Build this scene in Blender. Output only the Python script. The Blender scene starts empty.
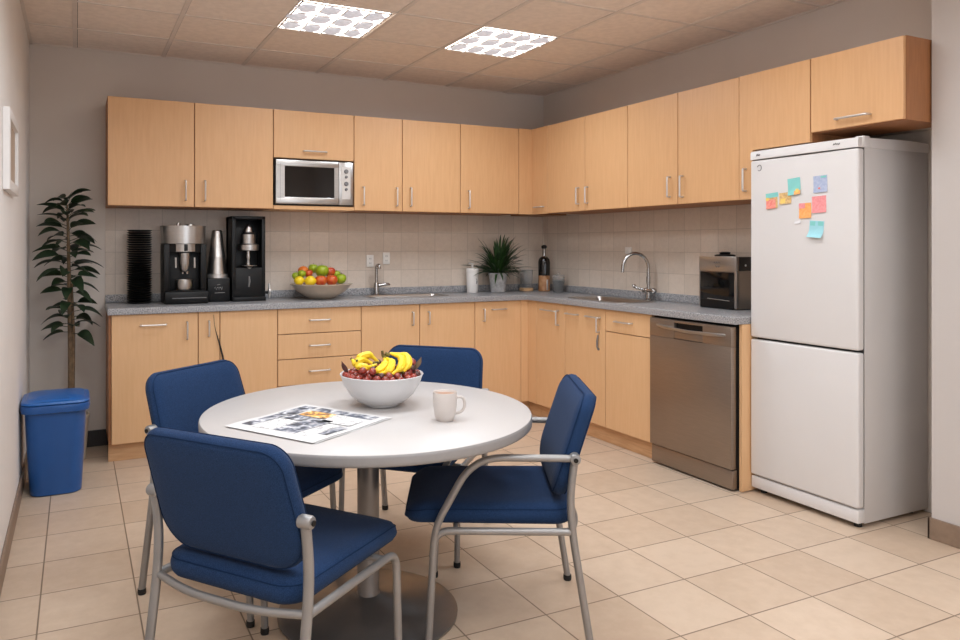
import bpy, bmesh, math, random
from math import sin, cos, pi, radians
from mathutils import Vector, Matrix, noise

S = bpy.context.scene
COL = S.collection

# ------------------------------------------------------------------ camera, light, exposure
CAM = Vector((-3.763, -5.485, 1.36))
cd = bpy.data.cameras.new('camera')
cam = bpy.data.objects.new('camera', cd)
COL.objects.link(cam)
cam.location = CAM
cam.rotation_euler = (radians(90), 0, -0.443)
cd.sensor_fit = 'HORIZONTAL'
cd.sensor_width = 36.0
cd.lens = 737.07 / 960 * 36.0
cd.shift_x = 54.1 / 960
cd.shift_y = -74.17 / 960
cd.clip_start = 0.02
S.camera = cam

W = bpy.data.worlds.new('world')
S.world = W
W.use_nodes = True
W.node_tree.nodes['Background'].inputs[0].default_value = (0.75, 0.85, 1.0, 1)
W.node_tree.nodes['Background'].inputs[1].default_value = 1.0

S.view_settings.view_transform = 'Standard'
S.view_settings.look = 'None'
S.view_settings.gamma = 1.0
S.view_settings.exposure = 0.68
S.view_settings.use_curve_mapping = False
try:
    S.cycles.use_denoising = True
    S.cycles.max_bounces = 8
    S.cycles.diffuse_bounces = 5
    S.cycles.caustics_reflective = False
    S.cycles.caustics_refractive = False
    S.cycles.sample_clamp_indirect = 6.0
except Exception:
    pass

PANEL_WATTS = 7.2
ROOM_X0, ROOM_Y1, H = -4.04, -7.3, 2.692
JX, JY = -0.175, -3.40          # the wall jog beside the fridge


def area(name, loc, rot, sx, sy, watts, color, spread=180):
    l = bpy.data.lights.new(name, 'AREA')
    l.shape = 'RECTANGLE'; l.size = sx; l.size_y = sy
    l.energy = watts; l.color = color; l.spread = radians(spread)
    o = bpy.data.objects.new(name, l)
    o.location = loc; o.rotation_euler = rot
    COL.objects.link(o)
    return o

# daylight through the window in the wall behind the camera
area('window_daylight', (-2.1, ROOM_Y1 + 0.06, 1.55), (radians(90), 0, 0), 2.6, 1.3, 9.0, (0.93, 0.96, 1.0))

# ------------------------------------------------------------------ materials
def lin(c):
    return tuple(((v / 255) / 12.92 if v / 255 <= 0.04045 else ((v / 255 + 0.055) / 1.055) ** 2.4) for v in c) + (1,)


def mat(name, rgb, rough=0.5, metal=0.0, spec=0.5, var=0.0, scale=20.0, bump=0.0, bscale=200.0,
        stretch=(1, 1, 1), rgb2=None, emit=None, estr=0.0, sheen=0.0, coat=0.0, rvar=0.0, detail=4.0, space='Object'):
    m = bpy.data.materials.new(name)
    m.use_nodes = True
    nt = m.node_tree; N = nt.nodes; L = nt.links
    b = N['Principled BSDF']
    b.inputs['Base Color'].default_value = lin(rgb)
    b.inputs['Roughness'].default_value = rough
    b.inputs['Metallic'].default_value = metal
    b.inputs['Specular IOR Level'].default_value = spec
    if sheen: b.inputs['Sheen Weight'].default_value = sheen
    if coat: b.inputs['Coat Weight'].default_value = coat
    tc = N.new('ShaderNodeTexCoord')
    mp = N.new('ShaderNodeMapping'); mp.inputs['Scale'].default_value = stretch
    if space == 'Position':
        g = N.new('ShaderNodeNewGeometry'); L.new(g.outputs['Position'], mp.inputs[0])
    else:
        L.new(tc.outputs['Object'], mp.inputs[0])
    n = N.new('ShaderNodeTexNoise'); n.inputs['Scale'].default_value = scale; n.inputs['Detail'].default_value = detail
    L.new(mp.outputs[0], n.inputs['Vector'])
    cr = N.new('ShaderNodeValToRGB')
    c1 = lin(rgb); c2 = lin(rgb2) if rgb2 else tuple(v * (1 - var) for v in c1[:3]) + (1,)
    cr.color_ramp.elements[0].position = 0.35; cr.color_ramp.elements[1].position = 0.65
    cr.color_ramp.elements[0].color = c2; cr.color_ramp.elements[1].color = c1
    L.new(n.outputs['Fac'], cr.inputs[0]); L.new(cr.outputs[0], b.inputs['Base Color'])
    if rvar:
        mr = N.new('ShaderNodeMapRange'); mr.inputs['To Min'].default_value = rough - rvar; mr.inputs['To Max'].default_value = rough + rvar
        L.new(n.outputs['Fac'], mr.inputs[0]); L.new(mr.outputs[0], b.inputs['Roughness'])
    if bump:
        n2 = N.new('ShaderNodeTexNoise'); n2.inputs['Scale'].default_value = bscale; n2.inputs['Detail'].default_value = 3
        L.new(mp.outputs[0], n2.inputs['Vector'])
        bp = N.new('ShaderNodeBump'); bp.inputs['Strength'].default_value = bump; bp.inputs['Distance'].default_value = 0.002
        L.new(n2.outputs['Fac'], bp.inputs['Height']); L.new(bp.outputs[0], b.inputs['Normal'])
    if emit:
        b.inputs['Emission Color'].default_value = lin(emit); b.inputs['Emission Strength'].default_value = estr
    m['bsdf'] = 1
    return m


def tile_mat(name, axes, off, size, grout, c1, c2, gw=0.004, rough=0.5, speck=None, bump=0.3, noise_scale=30, mottled=0.15):
    """square tiles laid on a world grid; axes = which position components run along the two tile directions"""
    m = bpy.data.materials.new(name); m.use_nodes = True
    nt = m.node_tree; N = nt.nodes; L = nt.links
    b = N['Principled BSDF']; b.inputs['Roughness'].default_value = rough
    b.inputs['Specular IOR Level'].default_value = 0.4
    g = N.new('ShaderNodeNewGeometry'); sp = N.new('ShaderNodeSeparateXYZ'); L.new(g.outputs['Position'], sp.inputs[0])
    def m2(op, a, bb, c=None):
        x = N.new('ShaderNodeMath'); x.operation = op
        for i, v in enumerate((a, bb, c)):
            if v is None: continue
            if isinstance(v, (int, float)): x.inputs[i].default_value = v
            else: L.new(v, x.inputs[i])
        return x.outputs[0]
    cells = []; edge = None
    for a, o, s_ in zip(axes, off, size):
        u = m2('DIVIDE', m2('SUBTRACT', sp.outputs[a], o), s_)
        fl = m2('FLOOR', u, 0.0); cells.append(fl)
        fr = m2('SUBTRACT', u, fl)
        d = m2('MULTIPLY', m2('MINIMUM', fr, m2('SUBTRACT', 1.0, fr)), s_)
        edge = d if edge is None else m2('MINIMUM', edge, d)
    joint = N.new('ShaderNodeMapRange'); joint.inputs['From Min'].default_value = gw * 0.35; joint.inputs['From Max'].default_value = gw * 0.65
    L.new(edge, joint.inputs[0])
    cb = N.new('ShaderNodeCombineXYZ'); L.new(cells[0], cb.inputs[0]); L.new(cells[1], cb.inputs[1])
    wn = N.new('ShaderNodeTexWhiteNoise'); L.new(cb.outputs[0], wn.inputs['Vector'])
    n = N.new('ShaderNodeTexNoise'); n.inputs['Scale'].default_value = noise_scale; n.inputs['Detail'].default_value = 6; n.inputs['Roughness'].default_value = 0.65
    L.new(g.outputs['Position'], n.inputs['Vector'])
    f = m2('ADD', m2('MULTIPLY', wn.outputs['Value'], 0.35), m2('MULTIPLY', n.outputs['Fac'], 0.65))
    cr = N.new('ShaderNodeValToRGB'); cr.color_ramp.elements[0].position = 0.3; cr.color_ramp.elements[1].position = 0.7
    cr.color_ramp.elements[0].color = lin(c2); cr.color_ramp.elements[1].color = lin(c1); L.new(f, cr.inputs[0])
    col = cr.outputs[0]
    if speck:
        n3 = N.new('ShaderNodeTexNoise'); n3.inputs['Scale'].default_value = 170; n3.inputs['Detail'].default_value = 2
        L.new(g.outputs['Position'], n3.inputs['Vector'])
        r3 = N.new('ShaderNodeMapRange'); r3.inputs['From Min'].default_value = 0.62; r3.inputs['From Max'].default_value = 0.72; r3.inputs['To Max'].default_value = 0.55
        L.new(n3.outputs['Fac'], r3.inputs[0])
        mx0 = N.new('ShaderNodeMix'); mx0.data_type = 'RGBA'; L.new(r3.outputs[0], mx0.inputs['Factor']); L.new(col, mx0.inputs['A']); mx0.inputs['B'].default_value = lin(speck)
        col = mx0.outputs['Result']
    mx = N.new('ShaderNodeMix'); mx.data_type = 'RGBA'
    L.new(joint.outputs[0], mx.inputs['Factor']); mx.inputs['A'].default_value = lin(grout); L.new(col, mx.inputs['B'])
    L.new(mx.outputs['Result'], b.inputs['Base Color'])
    bp = N.new('ShaderNodeBump'); bp.inputs['Strength'].default_value = bump; bp.inputs['Distance'].default_value = 0.002
    L.new(joint.outputs[0], bp.inputs['Height']); L.new(bp.outputs[0], b.inputs['Normal'])
    return m


M = {}
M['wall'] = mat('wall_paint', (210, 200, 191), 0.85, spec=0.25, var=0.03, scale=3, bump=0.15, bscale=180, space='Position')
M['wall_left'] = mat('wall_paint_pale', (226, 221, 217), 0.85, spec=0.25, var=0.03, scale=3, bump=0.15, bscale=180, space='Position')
M['wall_jog'] = mat('wall_paint_dimmed', (196, 189, 185), 0.85, spec=0.25, var=0.03, scale=3, bump=0.15, bscale=180, space='Position')  # same wall paint, colour lowered to stand in for weaker light
M['ceiling'] = mat('ceiling_tile', (240, 227, 216), 0.9, spec=0.2, var=0.08, scale=25, bump=0.3, bscale=260, space='Position')
M['tbar'] = mat('ceiling_grid', (222, 211, 202), 0.6, var=0.05)
M['floor'] = tile_mat('floor_tile', (0, 1), (-3.888, -1.27), (0.338, 0.325), (128, 108, 90), (209, 187, 165), (194, 170, 147), 0.0055, 0.42, bump=0.25, noise_scale=14)
M['tile_back'] = tile_mat('splash_tile_back', (0, 2), (-1.081, 1.316), (0.1525, 0.1505), (178, 163, 149), (214, 198, 183), (202, 186, 171), 0.0032, 0.35, speck=(160, 142, 126))
M['tile_right'] = tile_mat('splash_tile_right', (1, 2), (-0.954, 1.316), (0.147, 0.1505), (178, 163, 149), (214, 198, 183), (202, 186, 171), 0.0032, 0.35, speck=(160, 142, 126))
M['skirting'] = mat('brown_tile_skirting', (140, 118, 100), 0.5, var=0.15, scale=30, space='Position')
M['skirting_shaded'] = mat('shaded_skirting', (52, 48, 48), 0.5, var=0.15, scale=30)  # skirting darkened in colour for the shadow along the back wall
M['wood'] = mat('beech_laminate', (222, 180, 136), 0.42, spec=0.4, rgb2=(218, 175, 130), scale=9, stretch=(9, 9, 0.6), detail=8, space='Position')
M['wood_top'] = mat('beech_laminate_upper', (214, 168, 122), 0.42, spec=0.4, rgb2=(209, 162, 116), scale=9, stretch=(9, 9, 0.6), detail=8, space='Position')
M['wood_edge'] = mat('beech_edge_dark', (166, 112, 72), 0.5, var=0.15, scale=12, stretch=(6, 6, 0.6), space='Position')
M['plinth'] = mat('beech_plinth', (212, 170, 128), 0.5, rgb2=(198, 154, 112), scale=9, stretch=(0.8, 0.8, 8), space='Position')
M['granite'] = mat('grey_speckled_laminate', (180, 178, 178), 0.32, rgb2=(104, 104, 108), scale=150, detail=5, space='Position', spec=0.5)
M['steel'] = mat('brushed_steel', (190, 186, 182), 0.3, 1.0, var=0.12, scale=14, stretch=(1, 1, 40))
M['steel_dw'] = mat('dishwasher_steel', (156, 142, 130), 0.36, 0.85, var=0.1, scale=14, stretch=(1, 1, 40))
M['chrome'] = mat('chrome', (176, 173, 170), 0.2, 1.0, var=0.03)
M['nickel'] = mat('satin_nickel', (214, 210, 206), 0.36, 0.75, var=0.05)
M['tube'] = mat('silver_powder_coat', (150, 147, 145), 0.38, 0.55, var=0.05)
M['blue_fabric'] = mat('blue_woven_fabric', (40, 62, 97), 1.0, spec=0.06, rgb2=(27, 45, 74), scale=420, bump=0.5, bscale=700, sheen=0.06)
M['blue_piping'] = mat('dark_blue_piping', (22, 42, 72), 0.95, spec=0.15, var=0.1, scale=100)
M['rubber'] = mat('black_rubber', (22, 22, 22), 0.7, var=0.1)
M['black'] = mat('black_plastic', (12, 12, 13), 0.4, spec=0.3, var=0.1)
M['black_gloss'] = mat('black_glass', (10, 10, 11), 0.1, var=0.05)
M['black_matte'] = mat('black_matte', (26, 25, 25), 0.55, var=0.2)
M['table'] = mat('pale_grey_laminate', (190, 185, 182), 0.36, spec=0.4, var=0.03, scale=260)
M['table_edge'] = mat('grey_table_edge', (142, 139, 138), 0.4, var=0.03, scale=60)
M['table_metal'] = mat('grey_table_metal', (128, 124, 122), 0.33, 0.7, var=0.06)
M['fridge'] = mat('fridge_white', (216, 213, 212), 0.36, spec=0.45, var=0.02, scale=4)
M['fridge_side'] = mat('fridge_side_grey', (198, 194, 192), 0.45, var=0.02, scale=4)
M['gasket'] = mat('dark_gasket', (60, 58, 57), 0.6, var=0.1)
M['grey_mark'] = mat('grey_badge', (120, 118, 118), 0.5, var=0.1)
M['white'] = mat('white_glaze', (230, 226, 222), 0.25, var=0.02)
M['mug'] = mat('warm_white_glaze', (198, 189, 183), 0.35, var=0.02)
M['bowl'] = mat('cool_white_glaze', (208, 206, 206), 0.3, var=0.02)
M['white_plastic'] = mat('white_plastic', (226, 222, 216), 0.4, var=0.02)
M['cream'] = mat('cream_glaze', (206, 190, 172), 0.35, var=0.06, scale=30)
M['bin'] = mat('blue_plastic', (28, 82, 148), 0.32, var=0.05)
M['bin_lid'] = mat('blue_plastic_lid', (36, 98, 172), 0.28, var=0.05)
M['leaf'] = mat('dark_leaf', (34, 54, 29), 0.5, rgb2=(22, 38, 20), scale=18)
M['leaf2'] = mat('fresh_leaf', (44, 76, 32), 0.45, rgb2=(24, 46, 20), scale=22)
M['bark'] = mat('pale_bark', (128, 104, 78), 0.8, var=0.4, scale=40)
M['soil'] = mat('soil', (50, 38, 30), 0.95, var=0.4, scale=90)
M['pot_grey'] = mat('pale_zinc_pot', (188, 186, 186), 0.5, rgb2=(160, 158, 158), scale=40)
M['pot_cream'] = mat('cream_plant_pot', (200, 188, 172), 0.5, var=0.05)
M['banana'] = mat('banana_peel', (244, 206, 44), 0.45, rgb2=(232, 196, 40), scale=14)
M['banana_tip'] = mat('banana_stalk', (120, 110, 40), 0.7, rgb2=(70, 52, 24), scale=60)
M['grape'] = mat('red_grape', (160, 56, 40), 0.3, rgb2=(104, 34, 28), scale=40, coat=0.2)
M['grape_dark'] = mat('dark_plum_skin', (92, 46, 38), 0.35, rgb2=(56, 30, 28), scale=40)
M['apple_red'] = mat('red_apple_skin', (190, 50, 30), 0.3, rgb2=(206, 104, 42), scale=11, stretch=(3, 3, 1))
M['apple_green'] = mat('green_apple_skin', (158, 176, 36), 0.3, rgb2=(120, 148, 28), scale=12)
M['lemon'] = mat('lemon_skin', (240, 208, 34), 0.4, rgb2=(228, 192, 30), scale=16, bump=0.3, bscale=120)
M['orange'] = mat('orange_skin', (226, 124, 34), 0.45, rgb2=(206, 96, 30), scale=14, bump=0.3, bscale=120)
M['paper'] = mat('white_paper', (208, 206, 205), 0.7, var=0.02)
M['frame_white'] = mat('white_frame', (222, 218, 215), 0.4, var=0.03)
M['frame_panel'] = mat('taupe_panel', (176, 158, 142), 0.6, var=0.06)
M['glass_dark'] = mat('smoky_glass', (24, 20, 18), 0.06, var=0.05)
M['amber'] = mat('amber_liquid', (186, 138, 98), 0.2, rgb2=(150, 100, 64), scale=20)
M['coffee'] = mat('milky_coffee', (168, 124, 96), 0.3, var=0.05)
M['candle'] = mat('tan_wax', (206, 164, 122), 0.4, var=0.05)
M['emit'] = mat('lamp_tube_glow', (255, 255, 255), 0.5, emit=(255, 250, 242), estr=3.0)
M['louvre'] = mat('lamp_reflector_glow', (206, 208, 216), 0.45, 0.0, var=0.25, scale=40, emit=(208, 209, 218), estr=0.36)  # glow of the reflector dishes stands in for reflected lamp light


def glass(name, rgb, rough=0.03, alpha=None):
    m = bpy.data.materials.new(name); m.use_nodes = True
    b = m.node_tree.nodes['Principled BSDF']
    b.inputs['Base Color'].default_value = lin(rgb); b.inputs['Transmission Weight'].default_value = 0.85
    b.inputs['Roughness'].default_value = rough; b.inputs['IOR'].default_value = 1.08
    n = m.node_tree.nodes.new('ShaderNodeTexNoise'); n.inputs['Scale'].default_value = 12
    mr = m.node_tree.nodes.new('ShaderNodeMapRange'); mr.inputs['To Min'].default_value = rough; mr.inputs['To Max'].default_value = rough + 0.05
    m.node_tree.links.new(n.outputs['Fac'], mr.inputs[0]); m.node_tree.links.new(mr.outputs[0], b.inputs['Roughness'])
    return m
M['glass'] = glass('clear_glass', (250, 250, 250), 0.05)


def print_mat(name, cols, scale, seed):
    m = bpy.data.materials.new(name); m.use_nodes = True
    nt = m.node_tree; N = nt.nodes; L = nt.links; b = N['Principled BSDF']; b.inputs['Roughness'].default_value = 0.6
    tc = N.new('ShaderNodeTexCoord'); mp = N.new('ShaderNodeMapping'); mp.inputs['Location'].default_value = (seed, seed * 2, 0)
    L.new(tc.outputs['Object'], mp.inputs[0])
    n = N.new('ShaderNodeTexNoise'); n.inputs['Scale'].default_value = scale; n.inputs['Detail'].default_value = 3; n.inputs['Distortion'].default_value = 0.8
    L.new(mp.outputs[0], n.inputs['Vector'])
    cr = N.new('ShaderNodeValToRGB'); cr.color_ramp.interpolation = 'LINEAR'
    el = cr.color_ramp.elements
    for i, (p, c) in enumerate(cols):
        e = el[i] if i < 2 else el.new(p)
        e.position = p; e.color = lin(c)
    L.new(n.outputs['Fac'], cr.inputs[0]); L.new(cr.outputs[0], b.inputs['Base Color'])
    return m

# ------------------------------------------------------------------ mesh helpers
class B:
    def __init__(s): s.bm = bmesh.new()

    def box(s, x0, x1, y0, y1, z0, z1, bev=0.0, seg=2):
        t = bmesh.new()
        v = [t.verts.new(p) for p in ((x0, y0, z0), (x1, y0, z0), (x1, y1, z0), (x0, y1, z0), (x0, y0, z1), (x1, y0, z1), (x1, y1, z1), (x0, y1, z1))]
        for f in ((0, 3, 2, 1), (4, 5, 6, 7), (0, 1, 5, 4), (1, 2, 6, 5), (2, 3, 7, 6), (3, 0, 4, 7)):
            t.faces.new([v[i] for i in f])
        bmesh.ops.recalc_face_normals(t, faces=t.faces)
        if bev: bmesh.ops.bevel(t, geom=list(t.edges), offset=bev, segments=seg, profile=0.5, affect='EDGES')
        s.add(t); return s

    def add(s, t, mx=None):
        if mx is not None: bmesh.ops.transform(t, matrix=mx, verts=t.verts)
        mp = {}
        for v in t.verts: mp[v] = s.bm.verts.new(v.co)
        for f in t.faces:
            try: s.bm.faces.new([mp[v] for v in f.verts])
            except ValueError: pass
        t.free()

    def rings(s, rings, cap0=True, cap1=True, closed=True):
        rv = [[s.bm.verts.new(p) for p in r] for r in rings]
        n = len(rv[0])
        for a, b in zip(rv, rv[1:]):
            for i in range(n if closed else n - 1):
                j = (i + 1) % n
                s.bm.faces.new((a[i], a[j], b[j], b[i]))
        if cap0: s.bm.faces.new(list(reversed(rv[0])))
        if cap1: s.bm.faces.new(rv[-1])
        return s

    def lathe(s, prof, cx=0, cy=0, cz=0, seg=32, cap0=True, cap1=True, axis='z', sx=1, sy=1):
        R = []
        for r, z in prof:
            ring = []
            for i in range(seg):
                a = 2 * pi * i / seg
                x, y = r * cos(a) * sx, r * sin(a) * sy
                if axis == 'z': p = (cx + x, cy + y, cz + z)
                elif axis == 'y': p = (cx + x, cy - z, cz + y)
                else: p = (cx + z, cy + x, cz + y)
                ring.append(p)
            R.append(ring)
        return s.rings(R, cap0, cap1)

    def tube(s, pts, r, seg=10, caps=True, flat=1.0):
        pts = [Vector(p) for p in pts]
        n = len(pts); R = []
        rr = r if isinstance(r, (list, tuple)) else [r] * n
        t0 = (pts[1] - pts[0]).normalized()
        up = Vector((0, 0, 1)) if abs(t0.z) < 0.9 else Vector((1, 0, 0))
        nrm = (up - t0 * up.dot(t0)).normalized()
        for i in range(n):
            if i == 0: t = pts[1] - pts[0]
            elif i == n - 1: t = pts[-1] - pts[-2]
            else: t = (pts[i + 1] - pts[i]).normalized() + (pts[i] - pts[i - 1]).normalized()
            t.normalize()
            nrm = (nrm - t * nrm.dot(t)).normalized()
            bn = t.cross(nrm)
            R.append([pts[i] + (nrm * cos(2 * pi * k / seg) * flat + bn * sin(2 * pi * k / seg)) * rr[i] for k in range(seg)])
        return s.rings(R, caps, caps)

    def ball(s, c, r, sx=1, sy=1, sz=1, u=16, v=10):
        t = bmesh.new()
        bmesh.ops.create_uvsphere(t, u_segments=u, v_segments=v, radius=r)
        s.add(t, Matrix.Translation(c) @ Matrix.Diagonal((sx, sy, sz, 1)))
        return s


def obj(name, b, m, parent=None, loc=None, smooth=35, **kw):
    bm = b.bm
    bmesh.ops.recalc_face_normals(bm, faces=bm.faces)
    if smooth:
        th = radians(smooth)
        for f in bm.faces: f.smooth = True
        for e in bm.edges:
            if len(e.link_faces) == 2 and e.calc_face_angle(0) > th: e.smooth = False
    me = bpy.data.meshes.new(name)
    if loc is not None and parent is None:
        bmesh.ops.translate(bm, vec=-Vector(loc), verts=bm.verts)
    bm.to_mesh(me); bm.free()
    me.materials.append(M[m] if isinstance(m, str) else m)
    o = bpy.data.objects.new(name, me); COL.objects.link(o)
    if parent: o.parent = parent
    elif loc is not None: o.location = loc
    for k, v in kw.items(): o[k] = v
    return o


def thing(name, label, cat, loc=(0, 0, 0), rz=0, group=None):
    o = bpy.data.objects.new(name, None); o.empty_display_size = 0.1
    COL.objects.link(o); o.location = loc; o.rotation_euler = (0, 0, rz)
    o['label'] = label; o['category'] = cat
    if group: o['group'] = group
    return o


def solo(name, b, m, label, cat, loc, group=None, smooth=35):
    o = obj(name, b, m, None, loc, smooth)
    o['label'] = label; o['category'] = cat
    if group: o['group'] = group
    return o


def struct(name, b, m, smooth=0):
    o = obj(name, b, m, None, None, smooth); o['kind'] = 'structure'; return o


def copy_tree(o, parent=None):
    c = o.copy(); COL.objects.link(c)
    if parent is not None: c.parent = parent
    for ch in list(o.children): copy_tree(ch, c)
    return c


def smooth_path(pts, rad, n=6):
    """polyline with rounded corners"""
    pts = [Vector(p) for p in pts]
    if not isinstance(rad, (list, tuple)): rad = [rad] * len(pts)
    out = [pts[0]]
    for i in range(1, len(pts) - 1):
        a, b, c = pts[i - 1], pts[i], pts[i + 1]
        r = min(rad[i], (a - b).length * 0.49, (c - b).length * 0.49)
        p, q = b + (a - b).normalized() * r, b + (c - b).normalized() * r
        for k in range(n + 1):
            t = k / n
            out.append(p * (1 - t) ** 2 + b * 2 * t * (1 - t) + q * t * t)
    out.append(pts[-1])
    return out


def roundrect(hx, hy, r, n=6, rb=None):
    """outline, counter-clockwise, of a rounded rectangle; rb = radius of the two lower corners"""
    rb = r if rb is None else rb
    P = []
    for (cx, cy, a0, rr) in ((hx, hy, 0, r), (-hx, hy, 90, r), (-hx, -hy, 180, rb), (hx, -hy, 270, rb)):
        ox = cx - math.copysign(rr, cx); oy = cy - math.copysign(rr, cy)
        for k in range(n + 1):
            a = radians(a0 + 90 * k / n)
            P.append((ox + rr * cos(a), oy + rr * sin(a)))
    return P

# ------------------------------------------------------------------ the room
b = B().box(ROOM_X0 - 0.1, 0.3, ROOM_Y1 - 0.1, 0.1, -0.1, 0.0); struct('floor', b, 'floor')
b = B().box(ROOM_X0 - 0.1, 0.3, ROOM_Y1 - 0.1, 0.1, H, H + 0.1); struct('ceiling', b, 'ceiling')
b = B().box(ROOM_X0, 0.3, 0.0, 0.1, 0, H); struct('wall_back', b, 'wall')
b = B().box(ROOM_X0 - 0.1, ROOM_X0, ROOM_Y1, 0.1, 0, H); struct('wall_left', b, 'wall_left')
# right wall with the shallow recess the fridge stands in, and the part that juts forward beside it
struct('wall_right', B().box(0.0, 0.3, -2.56, 0.0, 0, H), 'wall')
struct('wall_right_upper', B().box(0.0, 0.3, JY, -2.56, 1.95, H), 'wall')
struct('wall_right_recess', B().box(0.17, 0.3, JY, -2.56, 0, 1.95), 'wall')
b = B().box(JX, 0.3, ROOM_Y1, JY, 0, H); struct('wall_right_front', b, 'wall_jog')
# wall behind the camera with a window opening
b = B()
b.box(ROOM_X0, -3.45, ROOM_Y1 - 0.1, ROOM_Y1, 0, H); b.box(-0.75, JX, ROOM_Y1 - 0.1, ROOM_Y1, 0, H)
b.box(-3.45, -0.75, ROOM_Y1 - 0.1, ROOM_Y1, 0, 0.88); b.box(-3.45, -0.75, ROOM_Y1 - 0.1, ROOM_Y1, 2.22, H)
struct('wall_front', b, 'wall_left')
b = B()
for x in (-3.45, -2.13, -0.81): b.box(x, x + 0.06, ROOM_Y1 - 0.07, ROOM_Y1 - 0.01, 0.88, 2.22)
for z in (0.88, 2.16): b.box(-3.45, -0.75, ROOM_Y1 - 0.07, ROOM_Y1 - 0.01, z, z + 0.06)
struct('window_1', b, 'frame_white')
b = B().box(ROOM_X0, ROOM_X0 + 0.012, ROOM_Y1, -0.012, 0, 0.10, 0.003); struct('baseboard_left', b, 'skirting')
b = B().box(ROOM_X0 + 0.012, -3.56, -0.012, 0.0, 0, 0.11, 0.003); struct('baseboard_back', b, 'skirting_shaded')
b = B().box(JX - 0.012, JX, ROOM_Y1, JY + 0.012, 0, 0.10, 0.003); b.box(JX - 0.012, -0.0, JY, JY + 0.012, 0, 0.10, 0.003)
struct('baseboard_right', b, 'skirting')

# ceiling grid
P = 0.558
b = B()
x = -0.422
xs = []
while x > ROOM_X0: xs.append(x); x -= P
ys = []
y = -0.491
while y > ROOM_Y1: ys.append(y); y -= P
for x in xs: b.box(x - 0.013, x + 0.013, ROOM_Y1, 0, H - 0.005, H + 0.001)
for y in ys: b.box(ROOM_X0, 0, y - 0.009, y + 0.009, H - 0.004, H + 0.001)
b.box(ROOM_X0, ROOM_X0 + 0.02, ROOM_Y1, 0, H - 0.006, H); b.box(ROOM_X0, 0, -0.016, 0, H - 0.006, H); b.box(-0.016, 0, JY, 0, H - 0.006, H)
struct('trim_1', b, 'tbar')
# thin dark strips standing for the shadow where tiles meet the grid
b = B()
for x in xs:
    b.box(x + 0.013, x + 0.0155, ROOM_Y1, 0, H - 0.0015, H + 0.001)
for y in ys:
    b.box(ROOM_X0, 0, y + 0.009, y + 0.013, H - 0.0015, H + 0.001)
struct('trim_shadow', b, 'gasket')

# splashback tiles
b = B().box(-3.583, -0.006, -0.006, 0, 0.95, 1.64); struct('trim_3', b, 'tile_back')
b = B().box(-0.006, 0, -2.585, -0.006, 0.95, 1.64); struct('trim_4', b, 'tile_right')

# ------------------------------------------------------------------ ceiling lights
def ceiling_light(x0, y0, label, louvres=True, k=1.0):
    x1, y1 = x0 + P - 0.03, y0 + P - 0.022
    t = thing('ceiling_light', label, 'ceiling light', ((x0 + x1) / 2, (y0 + y1) / 2, H - 0.012), 0, 'square louvred ceiling lights')
    w, d = (x1 - x0) / 2, (y1 - y0) / 2
    f = B()
    for a, c in ((-w, -w + 0.008), (w - 0.008, w)): f.box(a, c, -d, d, 0.000, 0.012)
    for a, c in ((-d, -d + 0.008), (d - 0.008, d)): f.box(-w, w, a, c, 0.000, 0.012)
    obj('frame', f, 'frame_white', t)
    obj('lamp_panel', B().box(-w, w, -d, d, 0.006, 0.011), 'emit', t)
    if louvres:
        nx, ny = 4, 3
        for i in range(nx):
            for j in range(ny):
                cx = -w + (i + 0.5) * 2 * w / nx; cy = -d + (j + 0.5) * 2 * d / ny
                g = B()
                # dished aluminium reflector in each cell
                R = []
                rn = random.Random(i * 7 + j * 3 + 1)
                wob = [1 + rn.uniform(-0.22, 0.22) for _ in range(14)]
                for q, zz in ((1.0, 0.004), (0.8, -0.002), (0.5, -0.006), (0.15, -0.007)):
                    R.append([(cx - w / nx * 0.12 + q * w / nx * 0.92 * wob[k] * cos(2 * pi * k / 14), cy + d / ny * 0.10 + q * d / ny * 0.86 * wob[(k + 3) % 14] * sin(2 * pi * k / 14), zz) for k in range(14)])
                g.rings(R, False, True)
                obj('reflector', g, 'louvre', t, smooth=60)
        g = B()
        for i in range(1, nx): g.box(-w + i * 2 * w / nx - 0.003, -w + i * 2 * w / nx + 0.003, -d, d, -0.008, 0.0)
        for j in range(1, ny): g.box(-w, w, -d + j * 2 * d / ny - 0.003, -d + j * 2 * d / ny + 0.003, -0.008, 0.0)
        obj('louvre_blades', g, 'frame_white', t)
    l = area('lamp_glow', (0, 0, -0.03), (0, 0, 0), 2 * w, 2 * d, PANEL_WATTS * k, (0.80, 0.90, 1.0), 165)
    l.parent = t
    return t

rows = [-1.607, -1.607 - 3 * P, -1.607 - 6 * P, -1.607 - 9 * P]  # rows after the first are out of view, added to light the room
for r_, y0 in enumerate(rows):
    for c_, x0 in enumerate((-2.654, -1.538) if r_ == 0 else (-3.770, -2.654, -1.538)):
        if r_ == 0: lab = ('square louvred ceiling light left of the other, cut by the frame top', 'square louvred ceiling light nearer the room corner, wholly in view')[c_]
        else: lab = 'unseen square ceiling light added to light the room'
        ceiling_light(x0 + ((-0.006, 0.018)[c_] if r_ == 0 else 0.015), y0 + 0.011, lab, r_ == 0, (0.85, 1.35)[c_] if r_ == 0 else ((1.15, 0.95, 0.6), (1.0, 0.75, 0.5), (0.8, 0.6, 0.5))[r_ - 1][c_])

# ------------------------------------------------------------------ kitchen units
def handle_bar(p0, p1, out, r=0.0056):
    """bow handle between two points on a door face; out = outward vector"""
    p0, p1, o = Vector(p0), Vector(p1), Vector(out) * 0.028
    return B().tube(smooth_path([p0, p0 + o, p1 + o, p1], 0.008, 4), r, 8)

UY = -0.367   # face of the wall units
BY = -0.484   # face of the base units
G = 0.0028


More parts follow.
